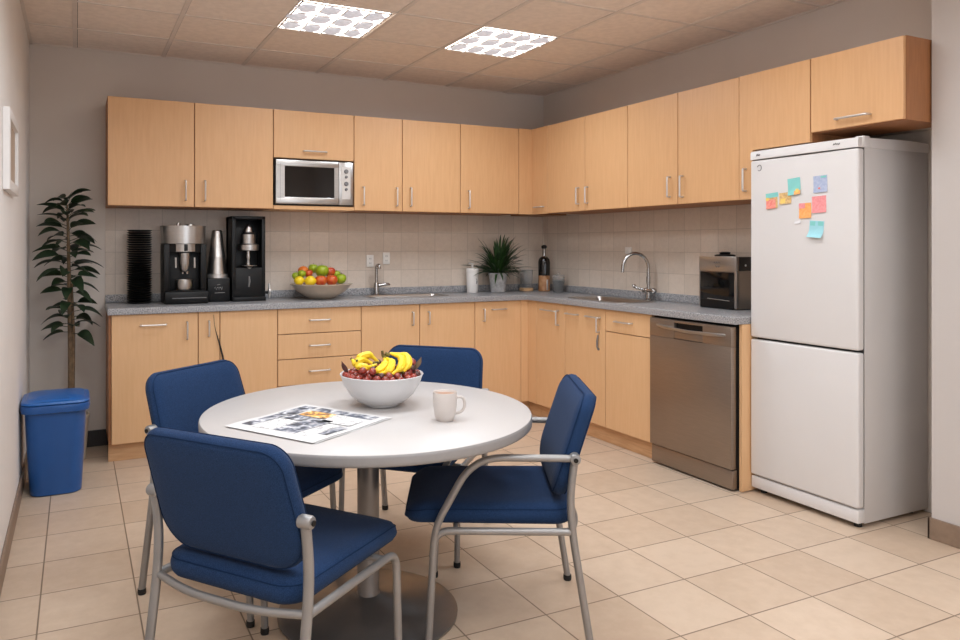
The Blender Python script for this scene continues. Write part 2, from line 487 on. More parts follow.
def panel(run, a, c, z0, z1, face, th=0.018, g=G, bev=0.0015):
    """a door slab on the back run (a,c = x range) or right run (a,c = y range)"""
    if run == 'back': return B().box(a + g, c - g, face, face + th, z0 + g, z1 - g, bev, 1)
    return B().box(face, face + th, a + g, c - g, z0 + g, z1 - g, bev, 1)


def unit(name, label, cat, run, a, c, z0, z1, face, fronts, group, wood='wood', plinth=False, depth_back=-0.004, extra=None, side_dark=False):
    """fronts: (kind, a, c, z0, z1, [handles]); a handle is (u0, z0, u1, z1) along the run"""
    if a > c: a, c = c, a
    base = ((a + c) / 2, (face + depth_back) / 2, z0 if not plinth else 0) if run == 'back' else ((face + depth_back) / 2, (a + c) / 2, z0 if not plinth else 0)
    t = thing(name, label, cat, base, 0, group)
    off = -Vector(base)
    def put(n, bb, m, par=t, **kw):
        bmesh.ops.translate(bb.bm, vec=off, verts=bb.bm.verts)
        return obj(n, bb, m, par, **kw)
    zb = z0
    if run == 'back': body = B().box(a + 0.0008, c - 0.0008, face + 0.0185, depth_back, zb, z1 - 0.0005)
    else: body = B().box(face + 0.0185, depth_back, a + 0.0008, c - 0.0008, zb, z1 - 0.0005)
    put('body', body, 'wood_edge')
    if plinth:
        if run == 'back': put('plinth', B().box(a + 0.0008, c - 0.0008, -0.437, -0.42, 0.0, zb - 0.001), 'plinth')
        else: put('plinth', B().box(-0.437, -0.42, a + 0.0008, c - 0.0008, 0.0, zb - 0.001), 'plinth')
    for k, fa, fc, f0, f1, hs in fronts:
        if fa > fc: fa, fc = fc, fa
        d = put(k, panel(run, fa, fc, f0, f1, face), wood)
        for (u0, h0, u1, h1) in hs:
            if run == 'back': hb = handle_bar((u0, face, h0), (u1, face, h1), (0, -1, 0))
            else: hb = handle_bar((face, u0, h0), (face, u1, h1), (-1, 0, 0))
            put('handle', hb, 'nickel', d, label='satin nickel bow handle')
    return t

Z0, Z1 = 0.112, 0.927
gb = 'beech base cabinets under the worktop'
unit('base_cabinet', 'beech base cabinet at the left end of the counter with two handles', 'cabinet', 'back', -3.581, -3.041, Z0, Z1, BY,
     [('door', -3.566, -3.041, Z0, Z1, [(-3.395, 0.855, -3.241, 0.855), (-3.111, 0.754, -3.111, 0.864)])], gb, plinth=True)
unit('base_cabinet', 'beech base cabinet with narrow and wide door behind the back-left chair', 'cabinet', 'back', -3.041, -2.515, Z0, Z1, BY,
     [('door', -3.041, -2.902, Z0, Z1, [(-2.974, 0.766, -2.974, 0.865)]), ('door', -2.902, -2.515, Z0, Z1, [])], gb, plinth=True)
unit('drawer_unit', 'beech drawer unit with stacked drawers and horizontal handles, left of the small sink', 'cabinet', 'back', -2.515, -1.906, Z0, Z1, BY,
     [('drawer', -2.515, -1.906, 0.749, Z1, [(-2.291, 0.842, -2.146, 0.842)]), ('drawer', -2.515, -1.906, 0.575, 0.749, [(-2.291, 0.665, -2.146, 0.665)]),
      ('drawer', -2.515, -1.906, 0.392, 0.575, [(-2.291, 0.488, -2.146, 0.488)]), ('drawer', -2.515, -1.906, Z0, 0.392, [(-2.291, 0.29, -2.146, 0.29)])], gb, plinth=True)
unit('base_cabinet', 'beech base cabinet right of the drawers, below the small sink', 'cabinet', 'back', -1.906, -1.441, Z0, Z1, BY,
     [('door', -1.906, -1.441, Z0, Z1, [(-1.502, 0.771, -1.502, 0.867)])], gb, plinth=True)
unit('base_cabinet', 'beech base cabinet whose vertical handle sits at its left edge', 'cabinet', 'back', -1.441, -0.969, Z0, Z1, BY,
     [('door', -1.441, -0.969, Z0, Z1, [(-1.37, 0.772, -1.37, 0.864)])], gb, plinth=True)
unit('base_cabinet', 'beech base cabinet on the back wall next to the inner corner', 'cabinet', 'back', -0.969, -0.548, Z0, Z1, BY,
     [('door', -0.969, -0.548, Z0, Z1, [(-0.895, 0.774, -0.895, 0.867), (-0.818, 0.862, -0.694, 0.862)])], gb, plinth=True)
# corner unit
t = thing('corner_cabinet', 'beech corner base cabinet joining the two counter runs', 'cabinet', (-0.27, -0.27, 0), 0, gb)
def putc(n, bb, m, t=t, off=(0.27, 0.27, 0)):
    bmesh.ops.translate(bb.bm, vec=off, verts=bb.bm.verts); return obj(n, bb, m, t)
putc('body', B().box(-0.465, -0.004, -0.46, -0.004, Z0, Z1 - 0.001), 'wood_edge')
putc('filler_panel', B().box(-0.547, -0.466, BY, -0.466, Z0, Z1, 0.0015, 1), 'wood')
putc('filler_panel', B().box(BY, -0.466, -0.608, -0.486, Z0, Z1, 0.0015, 1), 'wood')
putc('plinth', B().box(-0.547, -0.4385, -0.437, -0.42, 0, Z0 - 0.001), 'plinth')
putc('plinth', B().box(-0.437, -0.42, -0.608, -0.42, 0, Z0 - 0.001), 'plinth')
unit('base_cabinet', 'narrow beech base cabinet right of the corner', 'cabinet', 'right', -0.981, -0.609, Z0, Z1, BY,
     [('door', -0.981, -0.609, Z0, Z1, [(-0.689, 0.866, -0.887, 0.866), (-0.905, 0.764, -0.905, 0.872)])], gb, plinth=True)
t = unit('base_cabinet', 'beech base cabinet under the large sink with several handles', 'cabinet', 'right', -1.445, -0.981, Z0, Z1, BY,
     [('door', -1.445, -0.981, Z0, Z1, [(-1.012, 0.862, -1.144, 0.862), (-1.248, 0.862, -1.392, 0.862), (-1.381, 0.762, -1.381, 0.86)])], gb, plinth=True)
k = B().tube([(BY - 0.004, -1.37, 0.74), (BY - 0.012, -1.372, 0.70), (BY - 0.010, -1.368, 0.66), (BY - 0.004, -1.372, 0.636)], [0.004, 0.007, 0.006, 0.004], 8)
k.lathe([(0.008, 0), (0.008, 0.004)], BY - 0.004, -1.375, 0.642, 10, axis='x')
bmesh.ops.translate(k.bm, vec=-t.location, verts=k.bm.verts); obj('key_latch', k, 'grey_mark', t)
unit('base_cabinet', 'beech base cabinet with one drawer above a door, left of the dishwasher', 'cabinet', 'right', -1.902, -1.445, Z0, Z1, BY,
     [('drawer', -1.902, -1.445, 0.775, Z1, [(-1.559, 0.852, -1.717, 0.852)]), ('door', -1.902, -1.445, Z0, 0.775, [])], gb, plinth=True)
b = B().box(-0.452, -0.004, -2.566, -2.546, 0.005, 0.926, 0.001, 1)
solo('end_panel', b, 'wood', 'beech end panel between the dishwasher and the fridge', 'panel', (-0.23, -2.556, 0.0))

# ------------------------------------------------------------------ worktop, one piece with two sink cut-outs
SINK_R = (-0.272, -1.235, 0.148, 0.30)   # centre x,y, half sizes
SINK_L = (-1.44, -0.235, 0.31, 0.115)
WZ = 0.971
t = thing('worktop', 'grey speckled L-shaped worktop running along both walls', 'worktop', (-1.8, -0.25, 0.93))
bm = bmesh.new()
def loop(pts):
    v = [bm.verts.new((x, y, WZ - 0.001)) for x, y in pts]
    return [bm.edges.new((v[i], v[(i + 1) % len(v)])) for i in range(len(v))]
E_ = loop([(-3.586, -0.507), (-0.507, -0.507), (-0.507, -2.566), (-0.004, -2.566), (-0.004, -0.004), (-3.586, -0.004)])
for (cx, cy, hx, hy) in (SINK_R, SINK_L):
    E_ += loop([(cx + x, cy + y) for x, y in roundrect(hx, hy, 0.05, 5)])
bmesh.ops.triangle_fill(bm, use_beauty=True, edges=E_)
r = bmesh.ops.extrude_face_region(bm, geom=list(bm.faces))
bmesh.ops.translate(bm, vec=(0, 0, -0.042), verts=[v for v in r['geom'] if isinstance(v, bmesh.types.BMVert)])
bmesh.ops.recalc_face_normals(bm, faces=bm.faces)
ed = [e for e in bm.edges if all(abs(v.co.z - (WZ - 0.001)) < 1e-4 for v in e.verts) and
      (all(abs(v.co.y + 0.507) < 1e-4 for v in e.verts) or all(abs(v.co.x + 0.507) < 1e-4 for v in e.verts) or all(abs(v.co.x + 3.586) < 1e-4 for v in e.verts) or all(abs(v.co.y + 2.566) < 1e-4 for v in e.verts))
      and len(e.link_faces) == 2 and e.calc_face_angle(0) > 0.5]
bmesh.ops.bevel(bm, geom=ed, offset=0.008, segments=3, profile=0.5, affect='EDGES')
bmesh.ops.translate(bm, vec=-t.location, verts=bm.verts)
q = B(); q.bm.free(); q.bm = bm
obj('slab', q, 'granite', t)
b = B().box(-3.583, -0.022, -0.024, -0.006, WZ, 1.027, 0.003).box(-0.024, -0.006, -2.566, -0.006, WZ, 1.027, 0.003)
bmesh.ops.translate(b.bm, vec=-t.location, verts=b.bm.verts); obj('upstand', b, 'granite', t)


def sink(label, cx, cy, hx, hy, depth, drain):
    t = thing('sink', label, 'sink', (cx, cy, WZ), 0, 'stainless steel inset sinks')
    def rr(ex, z): return [(x, y, z) for x, y in roundrect(hx + ex, hy + ex, max(0.03, 0.05 + ex), 5)]
    b = B().rings([rr(0.022, -0.001), rr(0.022, 0.003), rr(0.012, 0.004), rr(-0.004, 0.003), rr(-0.008, -0.012), rr(-0.012, -depth + 0.03), rr(-0.03, -depth), ], False, True)
    obj('basin', b, 'steel', t)
    obj('drain', B().lathe([(0.035, 0), (0.035, 0.003), (0.028, 0.004), (0.02, 0.001)], drain[0], drain[1], -depth + 0.0005, 20), 'chrome', t)
    return t
sink('small stainless sink set in the worktop along the back wall', *SINK_L, 0.038, (0.12, 0))
sink('larger stainless sink set in the worktop along the right wall', *SINK_R, 0.038, (0, 0.1))

# small straight tap
t = thing('tap', 'small upright chrome tap with side lever behind the back wall sink', 'tap', (-1.628, -0.075, WZ))
b = B().lathe([(0.026, 0.0), (0.026, 0.006), (0.021, 0.01), (0.021, 0.09), (0.017, 0.1)], seg=20)
b.tube(smooth_path([(0, 0, 0.09), (0, 0, 0.235), (0.004, -0.05, 0.24), (0.004, -0.06, 0.21)], 0.03, 6), 0.0125, 12)
obj('spout', b, 'chrome', t)
obj('lever', B().tube([(0.012, 0, 0.075), (0.06, -0.005, 0.083), (0.098, -0.01, 0.086), (0.112, -0.012, 0.081)], [0.014, 0.012, 0.011, 0.006], 12), 'chrome', t)
# swan neck tap
t = thing('tap', 'tall chrome swan-neck mixer tap at the large sink', 'tap', (-0.075, -1.415, WZ))
b = B().lathe([(0.026, 0), (0.026, 0.008), (0.018, 0.014), (0.018, 0.06)], seg=20)
P2 = [(0, 0, 0.055), (0, 0, 0.23)]
for k in range(13):
    a = pi * k / 12
    P2.append((-0.088 * (1 - cos(a)) * 1.0, 0.055 * (1 - cos(a)) * 0.6, 0.23 + 0.105 * sin(a)))
P2.append((-0.178, 0.067, 0.20))
b.tube(P2, 0.0115, 12); b.tube([(0, 0, 0.12), (0, 0, 0.17)], 0.0145, 12)
obj('spout', b, 'chrome', t)
b = B().tube([(-0.0, 0.05, 0.07), (0, -0.05, 0.07)], 0.016, 14); b.ball((0, -0.055, 0.07), 0.021); b.ball((-0.0, 0.02, 0.07), 0.019)
obj('valve_body', b, 'chrome', t)
b = B().tube([(0, 0.03, 0.07), (-0.03, 0.09, 0.085), (-0.035, 0.11, 0.1)], [0.011, 0.009, 0.007], 10); b.ball((-0.035, 0.108, 0.098), 0.014)
obj('lever', b, 'chrome', t)

# ------------------------------------------------------------------ wall units
gu = 'beech wall cabinets above the worktop'
UZ0, UZ1 = 1.618, 2.32
def up(a, c, label, hs, run='back', z0=UZ0, kind='door'):
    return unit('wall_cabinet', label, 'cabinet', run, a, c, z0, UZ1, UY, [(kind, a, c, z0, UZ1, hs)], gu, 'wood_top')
up(-3.583, -3.048, 'beech wall cabinet at the far left end of the row, above the espresso machine', [(-3.106, 1.665, -3.106, 1.793)])
up(-3.048, -2.516, 'beech wall cabinet directly left of the microwave', [(-2.981, 1.665, -2.981, 1.796)])
# microwave housing
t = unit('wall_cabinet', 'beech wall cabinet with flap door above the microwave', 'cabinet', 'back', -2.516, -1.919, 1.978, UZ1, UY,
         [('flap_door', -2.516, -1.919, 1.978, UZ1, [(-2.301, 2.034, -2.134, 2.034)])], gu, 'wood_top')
b = B().box(-2.5155, -1.9195, UY, -0.004, UZ0, 1.645, 0.001, 1)
bmesh.ops.translate(b.bm, vec=-t.location, verts=b.bm.verts); obj('bottom_shelf', b, 'wood_top', t)
up(-1.919, -1.532, 'narrow beech wall cabinet directly right of the microwave', [(-1.849, 1.662, -1.849, 1.794), (-1.582, 1.66, -1.582, 1.796)])
up(-1.532, -1.035, 'beech wall cabinet second right of the microwave, handle at its left edge', [(-1.466, 1.663, -1.466, 1.8)])
up(-1.035, -0.494, 'beech wall cabinet on the back wall next to the corner', [(-0.964, 1.659, -0.964, 1.793)])
t = thing('corner_wall_cabinet', 'beech corner wall cabinet with narrow doors meeting at the inner corner', 'cabinet', (-0.2, -0.2, UZ0), 0, gu)
def putu(n, bb, m, par=t, root=t):
    bmesh.ops.translate(bb.bm, vec=-root.location, verts=bb.bm.verts); return obj(n, bb, m, par)
putu('body', B().box(-0.348, -0.004, -0.348, -0.004, UZ0, UZ1 - 0.001), 'wood_edge')
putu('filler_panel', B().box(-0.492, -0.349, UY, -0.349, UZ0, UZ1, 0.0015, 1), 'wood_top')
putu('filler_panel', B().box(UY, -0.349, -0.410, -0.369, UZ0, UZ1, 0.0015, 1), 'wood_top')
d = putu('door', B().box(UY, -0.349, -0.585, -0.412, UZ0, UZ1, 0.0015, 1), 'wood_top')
putu('handle', handle_bar((UY, -0.425, 1.674), (UY, -0.54, 1.674), (-1, 0, 0)), 'nickel', d)
up(-1.067, -0.587, 'beech wall cabinet on the right wall nearest the corner', [(-0.995, 1.673, -0.995, 1.793)], 'right')
up(-1.535, -1.067, 'beech wall cabinet above the swan-neck tap, handle at its left edge', [(-1.103, 1.675, -1.103, 1.792)], 'right')
up(-1.998, -1.535, 'beech wall cabinet on the right wall, third from the corner', [(-1.935, 1.669, -1.935, 1.795)], 'right')
up(-2.470, -1.998, 'beech wall cabinet above the compact coffee machine', [(-2.042, 1.663, -2.042, 1.793)], 'right')
t = thing('wall_cabinet', 'beech wall cabinet partly hidden by the fridge top', 'cabinet', (-0.185, -2.69, UZ0), 0, gu)
def putn(n, bb, m, par=None, root=t):
    bmesh.ops.translate(bb.bm, vec=-root.location, verts=bb.bm.verts); return obj(n, bb, m, par or root)
putn('body', B().box(-0.348, -0.004, -2.9182, -2.4708, 1.892, UZ1 - 0.001).box(-0.348, -0.004, -2.563, -2.4708, UZ0, 1.892), 'wood_edge')
d = putn('door', B().rings([[(xx, -2.4722, UZ0 + G), (xx, -2.4722, UZ1 - G), (xx, -2.9168, UZ1 - G), (xx, -2.9168, 1.8915), (xx, -2.564, 1.8915), (xx, -2.564, UZ0 + G)] for xx in (UY, UY + 0.018)]), 'wood_top')
putn('handle', handle_bar((UY, -2.519, 1.668), (UY, -2.519, 1.791), (-1, 0, 0)), 'nickel', d)
unit('wall_cabinet', 'short beech wall cabinet with flap door above the fridge', 'cabinet', 'right', -3.392, -2.919, 1.936, UZ1, UY,
     [('flap_door', -3.392, -2.919, 1.936, UZ1, [(-3.068, 1.984, -3.235, 1.984)])], gu, 'wood_top')

# ------------------------------------------------------------------ microwave
t = thing('microwave', 'silver built-in microwave between the wall cabinets', 'microwave', (-2.218, -0.2, 1.646))
X0, X1, ZA, ZB = -0.290, 0.290, 0.003, 0.326
F = -0.172
obj('casing', B().box(X0, X1, F + 0.004, 0.19, ZA, ZB, 0.002, 1), 'black_matte', t)
b = B()
fx0, fx1 = X0 + 0.006, X1 - 0.115
b.box(fx0, fx1, F - 0.012, F + 0.004, ZB - 0.05, ZB - 0.006, 0.003); b.box(fx0, fx1, F - 0.012, F + 0.004, ZA + 0.008, ZA + 0.056, 0.003)
b.box(fx0, fx0 + 0.062, F - 0.012, F + 0.004, ZA + 0.05, ZB - 0.045, 0.0); b.box(fx1 - 0.032, fx1, F - 0.012, F + 0.004, ZA + 0.05, ZB - 0.045, 0.0)
d = obj('door', b, 'steel', t)
obj('window', B().box(fx0 + 0.06, fx1 - 0.03, F - 0.006, F + 0.002, ZA + 0.055, ZB - 0.049), 'glass_dark', d)
b = B().box(fx0 + 0.03, fx1 - 0.012, F - 0.0135, F - 0.011, ZB - 0.032, ZB - 0.0305).box(fx0 + 0.03, fx0 + 0.0315, F - 0.0135, F - 0.011, ZA + 0.03, ZB - 0.031)
obj('door_seam', b, 'grey_mark', d)
b = B().box(fx1 + 0.003, X1 - 0.004, F - 0.012, F + 0.004, ZA + 0.008, ZB - 0.006, 0.003)
c = obj('control_panel', b, 'steel', t)
b = B().box(fx1 + 0.025, X1 - 0.025, F - 0.0135, F - 0.011, ZA + 0.05, ZB - 0.04)
obj('button_plate', b, 'nickel', c)
for z in (0.255, 0.215, 0.165, 0.125):
    obj('dial' if z in (0.255, 0.165) else 'button', B().lathe([(0.017 if z in (0.255, 0.165) else 0.011, 0), (0.014 if z in (0.255, 0.165) else 0.009, 0.010)], (fx1 + X1) / 2, F - 0.0135, z, 16, axis='y'), 'grey_mark', c)

# ------------------------------------------------------------------ dishwasher
t = thing('dishwasher', 'stainless dishwasher with recessed grip between cabinet and fridge', 'dishwasher', (-0.25, -2.22, 0))
def pd_(n, bb, m, par=None, **k):
    bmesh.ops.translate(bb.bm, vec=(0.25, 2.22, 0), verts=bb.bm.verts); return obj(n, bb, m, par or t, **k)
pd_('body', B().box(-0.468, -0.01, -2.535, -1.905, 0.012, 0.915), 'black_matte')
y0, y1 = -2.541, -1.906
fx = -0.508
b = B()
b.box(fx, -0.47, y0, y1, 0.125, 0.800, 0.003)                       # lower door
b.box(fx, -0.47, y1 - 0.205, y1, 0.800, 0.912, 0.002); b.box(fx, -0.47, y0, y1 - 0.43, 0.800, 0.912, 0.002)
b.box(fx, -0.47, y1 - 0.43, y1 - 0.205, 0.897, 0.912, 0.001)
d = pd_('door', b, 'steel_dw')
pd_('grip_recess', B().box(-0.488, -0.4705, y1 - 0.43, y1 - 0.205, 0.801, 0.897), 'black', d)
pd_('grip_bar', B().tube(smooth_path([(fx + 0.004, y1 - 0.06, 0.872), (fx - 0.012, y1 - 0.12, 0.866), (fx - 0.02, (y0 + y1) / 2, 0.856), (fx - 0.012, y0 + 0.09, 0.860), (fx + 0.004, y0 + 0.04, 0.862)], 0.05, 5), 0.006, 8, flat=1.6), 'steel', d)
pd_('grip_lip', B().box(-0.506, -0.492, y1 - 0.43, y1 - 0.205, 0.803, 0.846, 0.002), 'steel_dw', d)
pd_('kick_plate', B().box(-0.495, -0.46, y0 + 0.002, y1 - 0.002, 0.012, 0.118, 0.003), 'steel_dw')
for y in (y0 + 0.05, y1 - 0.05): pd_('foot', B().lathe([(0.018, 0), (0.018, 0.013)], -0.44, y, 0, 12), 'rubber')

# ------------------------------------------------------------------ fridge
FX, FY0, FY1 = -0.395, -3.192, -2.571
t = thing('fridge', 'tall white two-door fridge freezer dotted with sticky notes', 'fridge', (-0.12, (FY0 + FY1) / 2, 0))
def pf(n, bb, m, par=None, **k):
    bmesh.ops.translate(bb.bm, vec=-t.location, verts=bb.bm.verts); return obj(n, bb, m, par or t, **k)
pf('body', B().box(FX + 0.058, 0.158, FY0 + 0.004, FY1 - 0.002, 0.022, 1.838, 0.004), 'fridge_side')
ud = pf('door', B().box(FX, FX + 0.05, FY0, FY1, 0.858, 1.828, 0.011, 4), 'fridge')
ld = pf('door', B().box(FX, FX + 0.05, FY0, FY1, 0.102, 0.846, 0.011, 4), 'fridge', label='lower freezer door')
pf('gasket', B().box(FX + 0.049, FX + 0.059, FY0 + 0.008, FY1 - 0.008, 0.105, 1.83), 'gasket')
R = []
for k in range(13):
    u = k / 12; y = FY0 + (FY1 - FY0) * u
    fxx = FX - 0.010 * sin(u * pi) + 0.002
    R.append([(fxx, y, 1.833), (fxx, y, 1.868), (fxx + 0.008, y, 1.880), (-0.0, y, 1.884), (0.158, y, 1.878), (0.158, y, 1.833)])
cap = pf('top_cover', B().rings(R), 'fridge')
pf('kick_strip', B().box(FX + 0.006, FX + 0.06, FY0 + 0.002, FY1, 0.028, 0.094, 0.008), 'fridge')
pf('hinge_cover', B().box(FX + 0.035, FX + 0.085, FY0 - 0.004, FY0 + 0.04, 1.835, 1.889, 0.005), 'fridge')
for (x, y) in ((FX + 0.06, FY0 + 0.04), (FX + 0.06, FY1 - 0.04), (0.08, FY0 + 0.05), (0.08, FY1 - 0.05)):
    pf('foot', B().lathe([(0.018, 0), (0.016, 0.023)], x, y, 0, 12), 'rubber')
def squiggle(y, z, w, h, par, fxo=0.0):
    pts = [(FX - 0.0015 + fxo, y - w * (i / 7 - 0.5), z + h * (0.5 if i % 2 else -0.3) * (1 - 0.3 * (i % 3))) for i in range(8)]
    pf('badge_mark', B().tube(pts, 0.0022, 5), 'grey_mark', par)
squiggle(-2.625, 1.855, 0.022, 0.016, cap, -0.001); squiggle(-3.085, 1.858, 0.034, 0.012, cap, -0.003)
b = B(); pts = [(FX - 0.001, -2.632 + 0.013 * cos(a), 1.785 + 0.016 * sin(a)) for a in [radians(20 + 32 * i) for i in range(10)]]
pf('badge_ring', b.tube(pts, 0.002, 6), 'grey_mark', ud)

# sticky notes
def note(label, y, z, w, h, rot, cols, curl=0.004, name='sticky_note'):
    o_ = thing(name, label, 'sticky note', (FX - 0.0008, y, z), 0, 'sticky notes on the fridge')
    def sheet(u0, u1, v0, v1, lift):
        b = B(); R = []
        for k in range(7):
            v = v0 + (v1 - v0) * k / 6
            bend = curl * max(0, 0.5 - v) ** 2 * 4 + lift
            row = []
            for u in (u0, u1):
                a, c = (u - 0.5) * w, (v - 0.5) * h
                # u runs to the right in the picture, which is -y
                row.append((-bend, -(a * cos(rot) - c * sin(rot)), a * sin(rot) + c * cos(rot)))
            R.append(row)
        P_ = [[(x - 0.0006, y_, z_) for x, y_, z_ in r] + [(x, y_, z_) for x, y_, z_ in reversed(r)] for r in R]
        return b.rings(P_, True, True, True)
    for i, (m, u0, u1, v0, v1) in enumerate(cols):
        obj('sheet' if i == 0 else 'colour_patch', sheet(u0, u1, v0, v1, 0.0009 * i), m, o_, smooth=60)
    return o_
def pm(n, c, c2=None):
    c = tuple(v * 0.82 + 38 for v in c); c2 = tuple(v * 0.82 + 38 for v in c2) if c2 else None
    return mat(n, c, 0.7, spec=0.2, rgb2=c2, var=0.05, scale=90 if c2 else 20)
N_teal = pm('note_teal', (120, 205, 200)); N_pink = pm('note_pink', (246, 150, 150), (235, 128, 132)); N_or = pm('note_orange', (248, 172, 92), (244, 150, 70))
N_yel = pm('note_yellow', (246, 206, 92)); N_lil = pm('note_lilac', (178, 188, 214), (150, 166, 204)); N_blue = pm('note_sky', (150, 214, 226))
N_sand = pm('note_sand', (240, 196, 120), (196, 150, 90)); N_red = pm('note_coral', (238, 110, 100), (244, 150, 130)); N_wh = pm('note_white', (222, 220, 222))
note('teal, yellow and coral sticky note furthest left on the fridge', -2.712, 1.600, 0.070, 0.082, 0.08, [(N_sand, 0, 1, 0, 1), (N_teal, 0, 1.1, 0.72, 1.02), (N_red, 0, 0.85, 0, 0.6), (N_yel, 0, 0.25, 0.55, 0.75)])
note('small sandy yellow sticky note with brown scribbles beside the teal note', -2.795, 1.610, 0.072, 0.060, 0.05, [(N_sand, 0, 1, 0, 1), (N_yel, 0.1, 0.5, 0.1, 0.5)])
note('teal sticky note with an orange lower corner, topmost left', -2.848, 1.668, 0.074, 0.088, 0.08, [(N_teal, 0, 1, 0, 1), (N_or, 0.5, 1, 0, 0.24), (N_yel, 0.62, 0.86, 0.1, 0.34)], 0.008)
note('lilac patterned sticky note at the top right of the notes', -2.997, 1.670, 0.076, 0.084, 0.04, [(N_lil, 0, 1, 0, 1), (N_teal, 0.55, 0.95, 0.85, 0.97), (N_red, 0.35, 0.5, 0.2, 0.3)])
note('orange sticky note with a pink upper left corner', -2.912, 1.540, 0.070, 0.078, 0.03, [(N_or, 0, 1, 0, 1), (N_pink, 0, 0.5, 0.66, 1.0)])
note('plain pink sticky note below the lilac one', -2.990, 1.568, 0.078, 0.084, 0.03, [(N_pink, 0, 1, 0, 1)])
note('light blue sticky note lifting at its bottom edge, lowest of the notes', -2.975, 1.444, 0.080, 0.084, -0.08, [(N_blue, 0, 1, 0, 1), (N_teal, 0.05, 0.4, 0.7, 0.95), (N_teal, 0.6, 0.95, 0.72, 0.97)], 0.02)
note('tiny faint white sticker left below the orange note', -2.868, 1.489, 0.036, 0.028, 0.1, [(N_wh, 0, 1, 0, 1)])

# ------------------------------------------------------------------ things on the counter, back run
# stack of black saucers
N = 32
z = WZ
proto = None
for i in range(N):
    h = 0.0156
    if proto is None:
        b = B().lathe([(0.05, 0), (0.066, 0.001), (0.080, 0.010), (0.081, 0.0125), (0.076, 0.0125), (0.060, 0.005), (0.03, 0.004)], seg=28)
        proto = obj('saucer', b, 'black', None)
        proto['label'] = 'black saucer in the tall stack at the left end of the worktop'; proto['category'] = 'saucer'; proto['group'] = 'stack of black saucers'
        o = proto
    else:
        o = proto.copy(); COL.objects.link(o)
    if i == N - 1: o['label'] = 'topmost black saucer of the tall stack left of the espresso machine'
    if i == 0: o['label'] = 'lowest black saucer of the tall stack, resting on the worktop'
    elif i < N - 1: o['label'] = 'black saucer inside the tall stack at the left end of the worktop'
    o.location = (-3.375 + 0.0012 * sin(i * 2.1), -0.14, z + i * h)
    o.rotation_euler = (0, 0, i * 0.7)

# espresso machine
t = thing('espresso_machine', 'black and steel espresso machine beside the saucer stack', 'coffee machine', (-3.097, -0.2, WZ))
obj('body', B().box(-0.138, 0.138, -0.02, 0.13, 0.0, 0.40, 0.008).box(-0.138, -0.10, -0.09, 0, 0.08, 0.40, 0.004).box(0.10, 0.138, -0.09, 0, 0.08, 0.40, 0.004), 'black', t)
obj('drip_tray', B().box(-0.140, 0.146, -0.155, 0.0, 0.0, 0.085, 0.012).box(-0.11, 0.13, -0.150, -0.03, 0.085, 0.090, 0.002), 'black', t)
obj('tray_strip', B().box(-0.09, 0.13, -0.1575, -0.154, 0.038, 0.043), 'grey_mark', t)
def arch(x0, x1, yb, yf, bulge, z0, z1, taper=0.0):
    R = []
    for z, tp in ((z0, 0), (z0 + (z1 - z0) * 0.5, taper / 2), (z1 - 0.004, taper), (z1, taper + 0.004)):
        ring = [(x1 + tp, yb, z), (x0 - tp, yb, z)]
        for k in range(13):
            u = k / 12; ring.append((x0 - tp + (x1 - x0 + 2 * tp) * u, yf - bulge * sin(pi * u) ** 0.7, z))
        R.append(ring)
    return B().rings(R)
obj('head', arch(-0.132, 0.132, 0.12, -0.06, 0.07, 0.405, 0.525, 0.008), 'steel', t, label='brushed steel head with a curved front')
obj('band', arch(-0.136, 0.136, 0.12, -0.055, 0.06, 0.345, 0.404), 'black', t)
obj('band_plate', arch(-0.098, 0.098, 0.0, -0.066, 0.058, 0.350, 0.402), 'steel', t)
obj('band_slot', B().box(-0.012, 0.012, -0.128, -0.11, 0.352, 0.400, 0.003), 'black', t)
obj('top_knob', B().lathe([(0.014, 0.525), (0.012, 0.545), (0.004, 0.548)], -0.035, 0, 0, 12).lathe([(0.028, 0.525), (0.026, 0.538), (0.01, 0.54)], 0.045, 0, 0, 16), 'steel', t)
b = B().lathe([(0.016, 0.212), (0.030, 0.232), (0.033, 0.27), (0.037, 0.34), (0.03, 0.345)], -0.002, -0.07, 0, 20)
obj('group_head', b, 'steel', t)
obj('spout', B().tube([(-0.012, -0.07, 0.222), (-0.016, -0.072, 0.198)], 0.007, 8).tube([(0.012, -0.07, 0.222), (0.015, -0.072, 0.198)], 0.007, 8), 'chrome', t)
for x in (-0.06, 0.062): obj('steam_pipe', B().tube([(x, -0.075, 0.31), (x, -0.08, 0.24)], 0.006, 8), 'nickel', t)
t = thing('steel_cup', 'small steel cup on the espresso machine drip tray', 'cup', (-3.103, -0.28, WZ + 0.091))
obj('cup', B().lathe([(0.04, 0), (0.052, 0.005), (0.056, 0.035), (0.055, 0.070), (0.052, 0.070), (0.05, 0.01), (0.02, 0.006)], seg=28), 'steel', t)
# conical grinder
t = thing('coffee_grinder', 'cone-shaped steel grinder on a square black base', 'grinder', (-2.868, -0.17, WZ))
obj('base', B().box(-0.077, 0.077, -0.077, 0.077, 0, 0.165, 0.008), 'black', t)
obj('collar', B().lathe([(0.072, 0.165), (0.072, 0.190), (0.066, 0.195)], seg=28), 'nickel', t)
b = B().lathe([(0.070, 0.190), (0.067, 0.215), (0.056, 0.305)], seg=32, cap1=False)
b.lathe([(0.0565, 0.305), (0.0575, 0.308), (0.0565, 0.311), (0.034, 0.494), (0.028, 0.5)], seg=32)
obj('cone', b, 'steel', t)
b = B().tube([(-0.03 + 0.055 * (i / 9), -0.0785, 0.095 + 0.011 * sin(i * 2.2)) for i in range(10)], 0.0022, 5)
b.tube([(-0.028, -0.0785, 0.062), (0.04, -0.0785, 0.064)], 0.002, 5); b.tube([(-0.012, -0.0785, 0.118), (0.008, -0.0785, 0.121)], 0.002, 5)
obj('logo_mark', b, 'nickel', t)
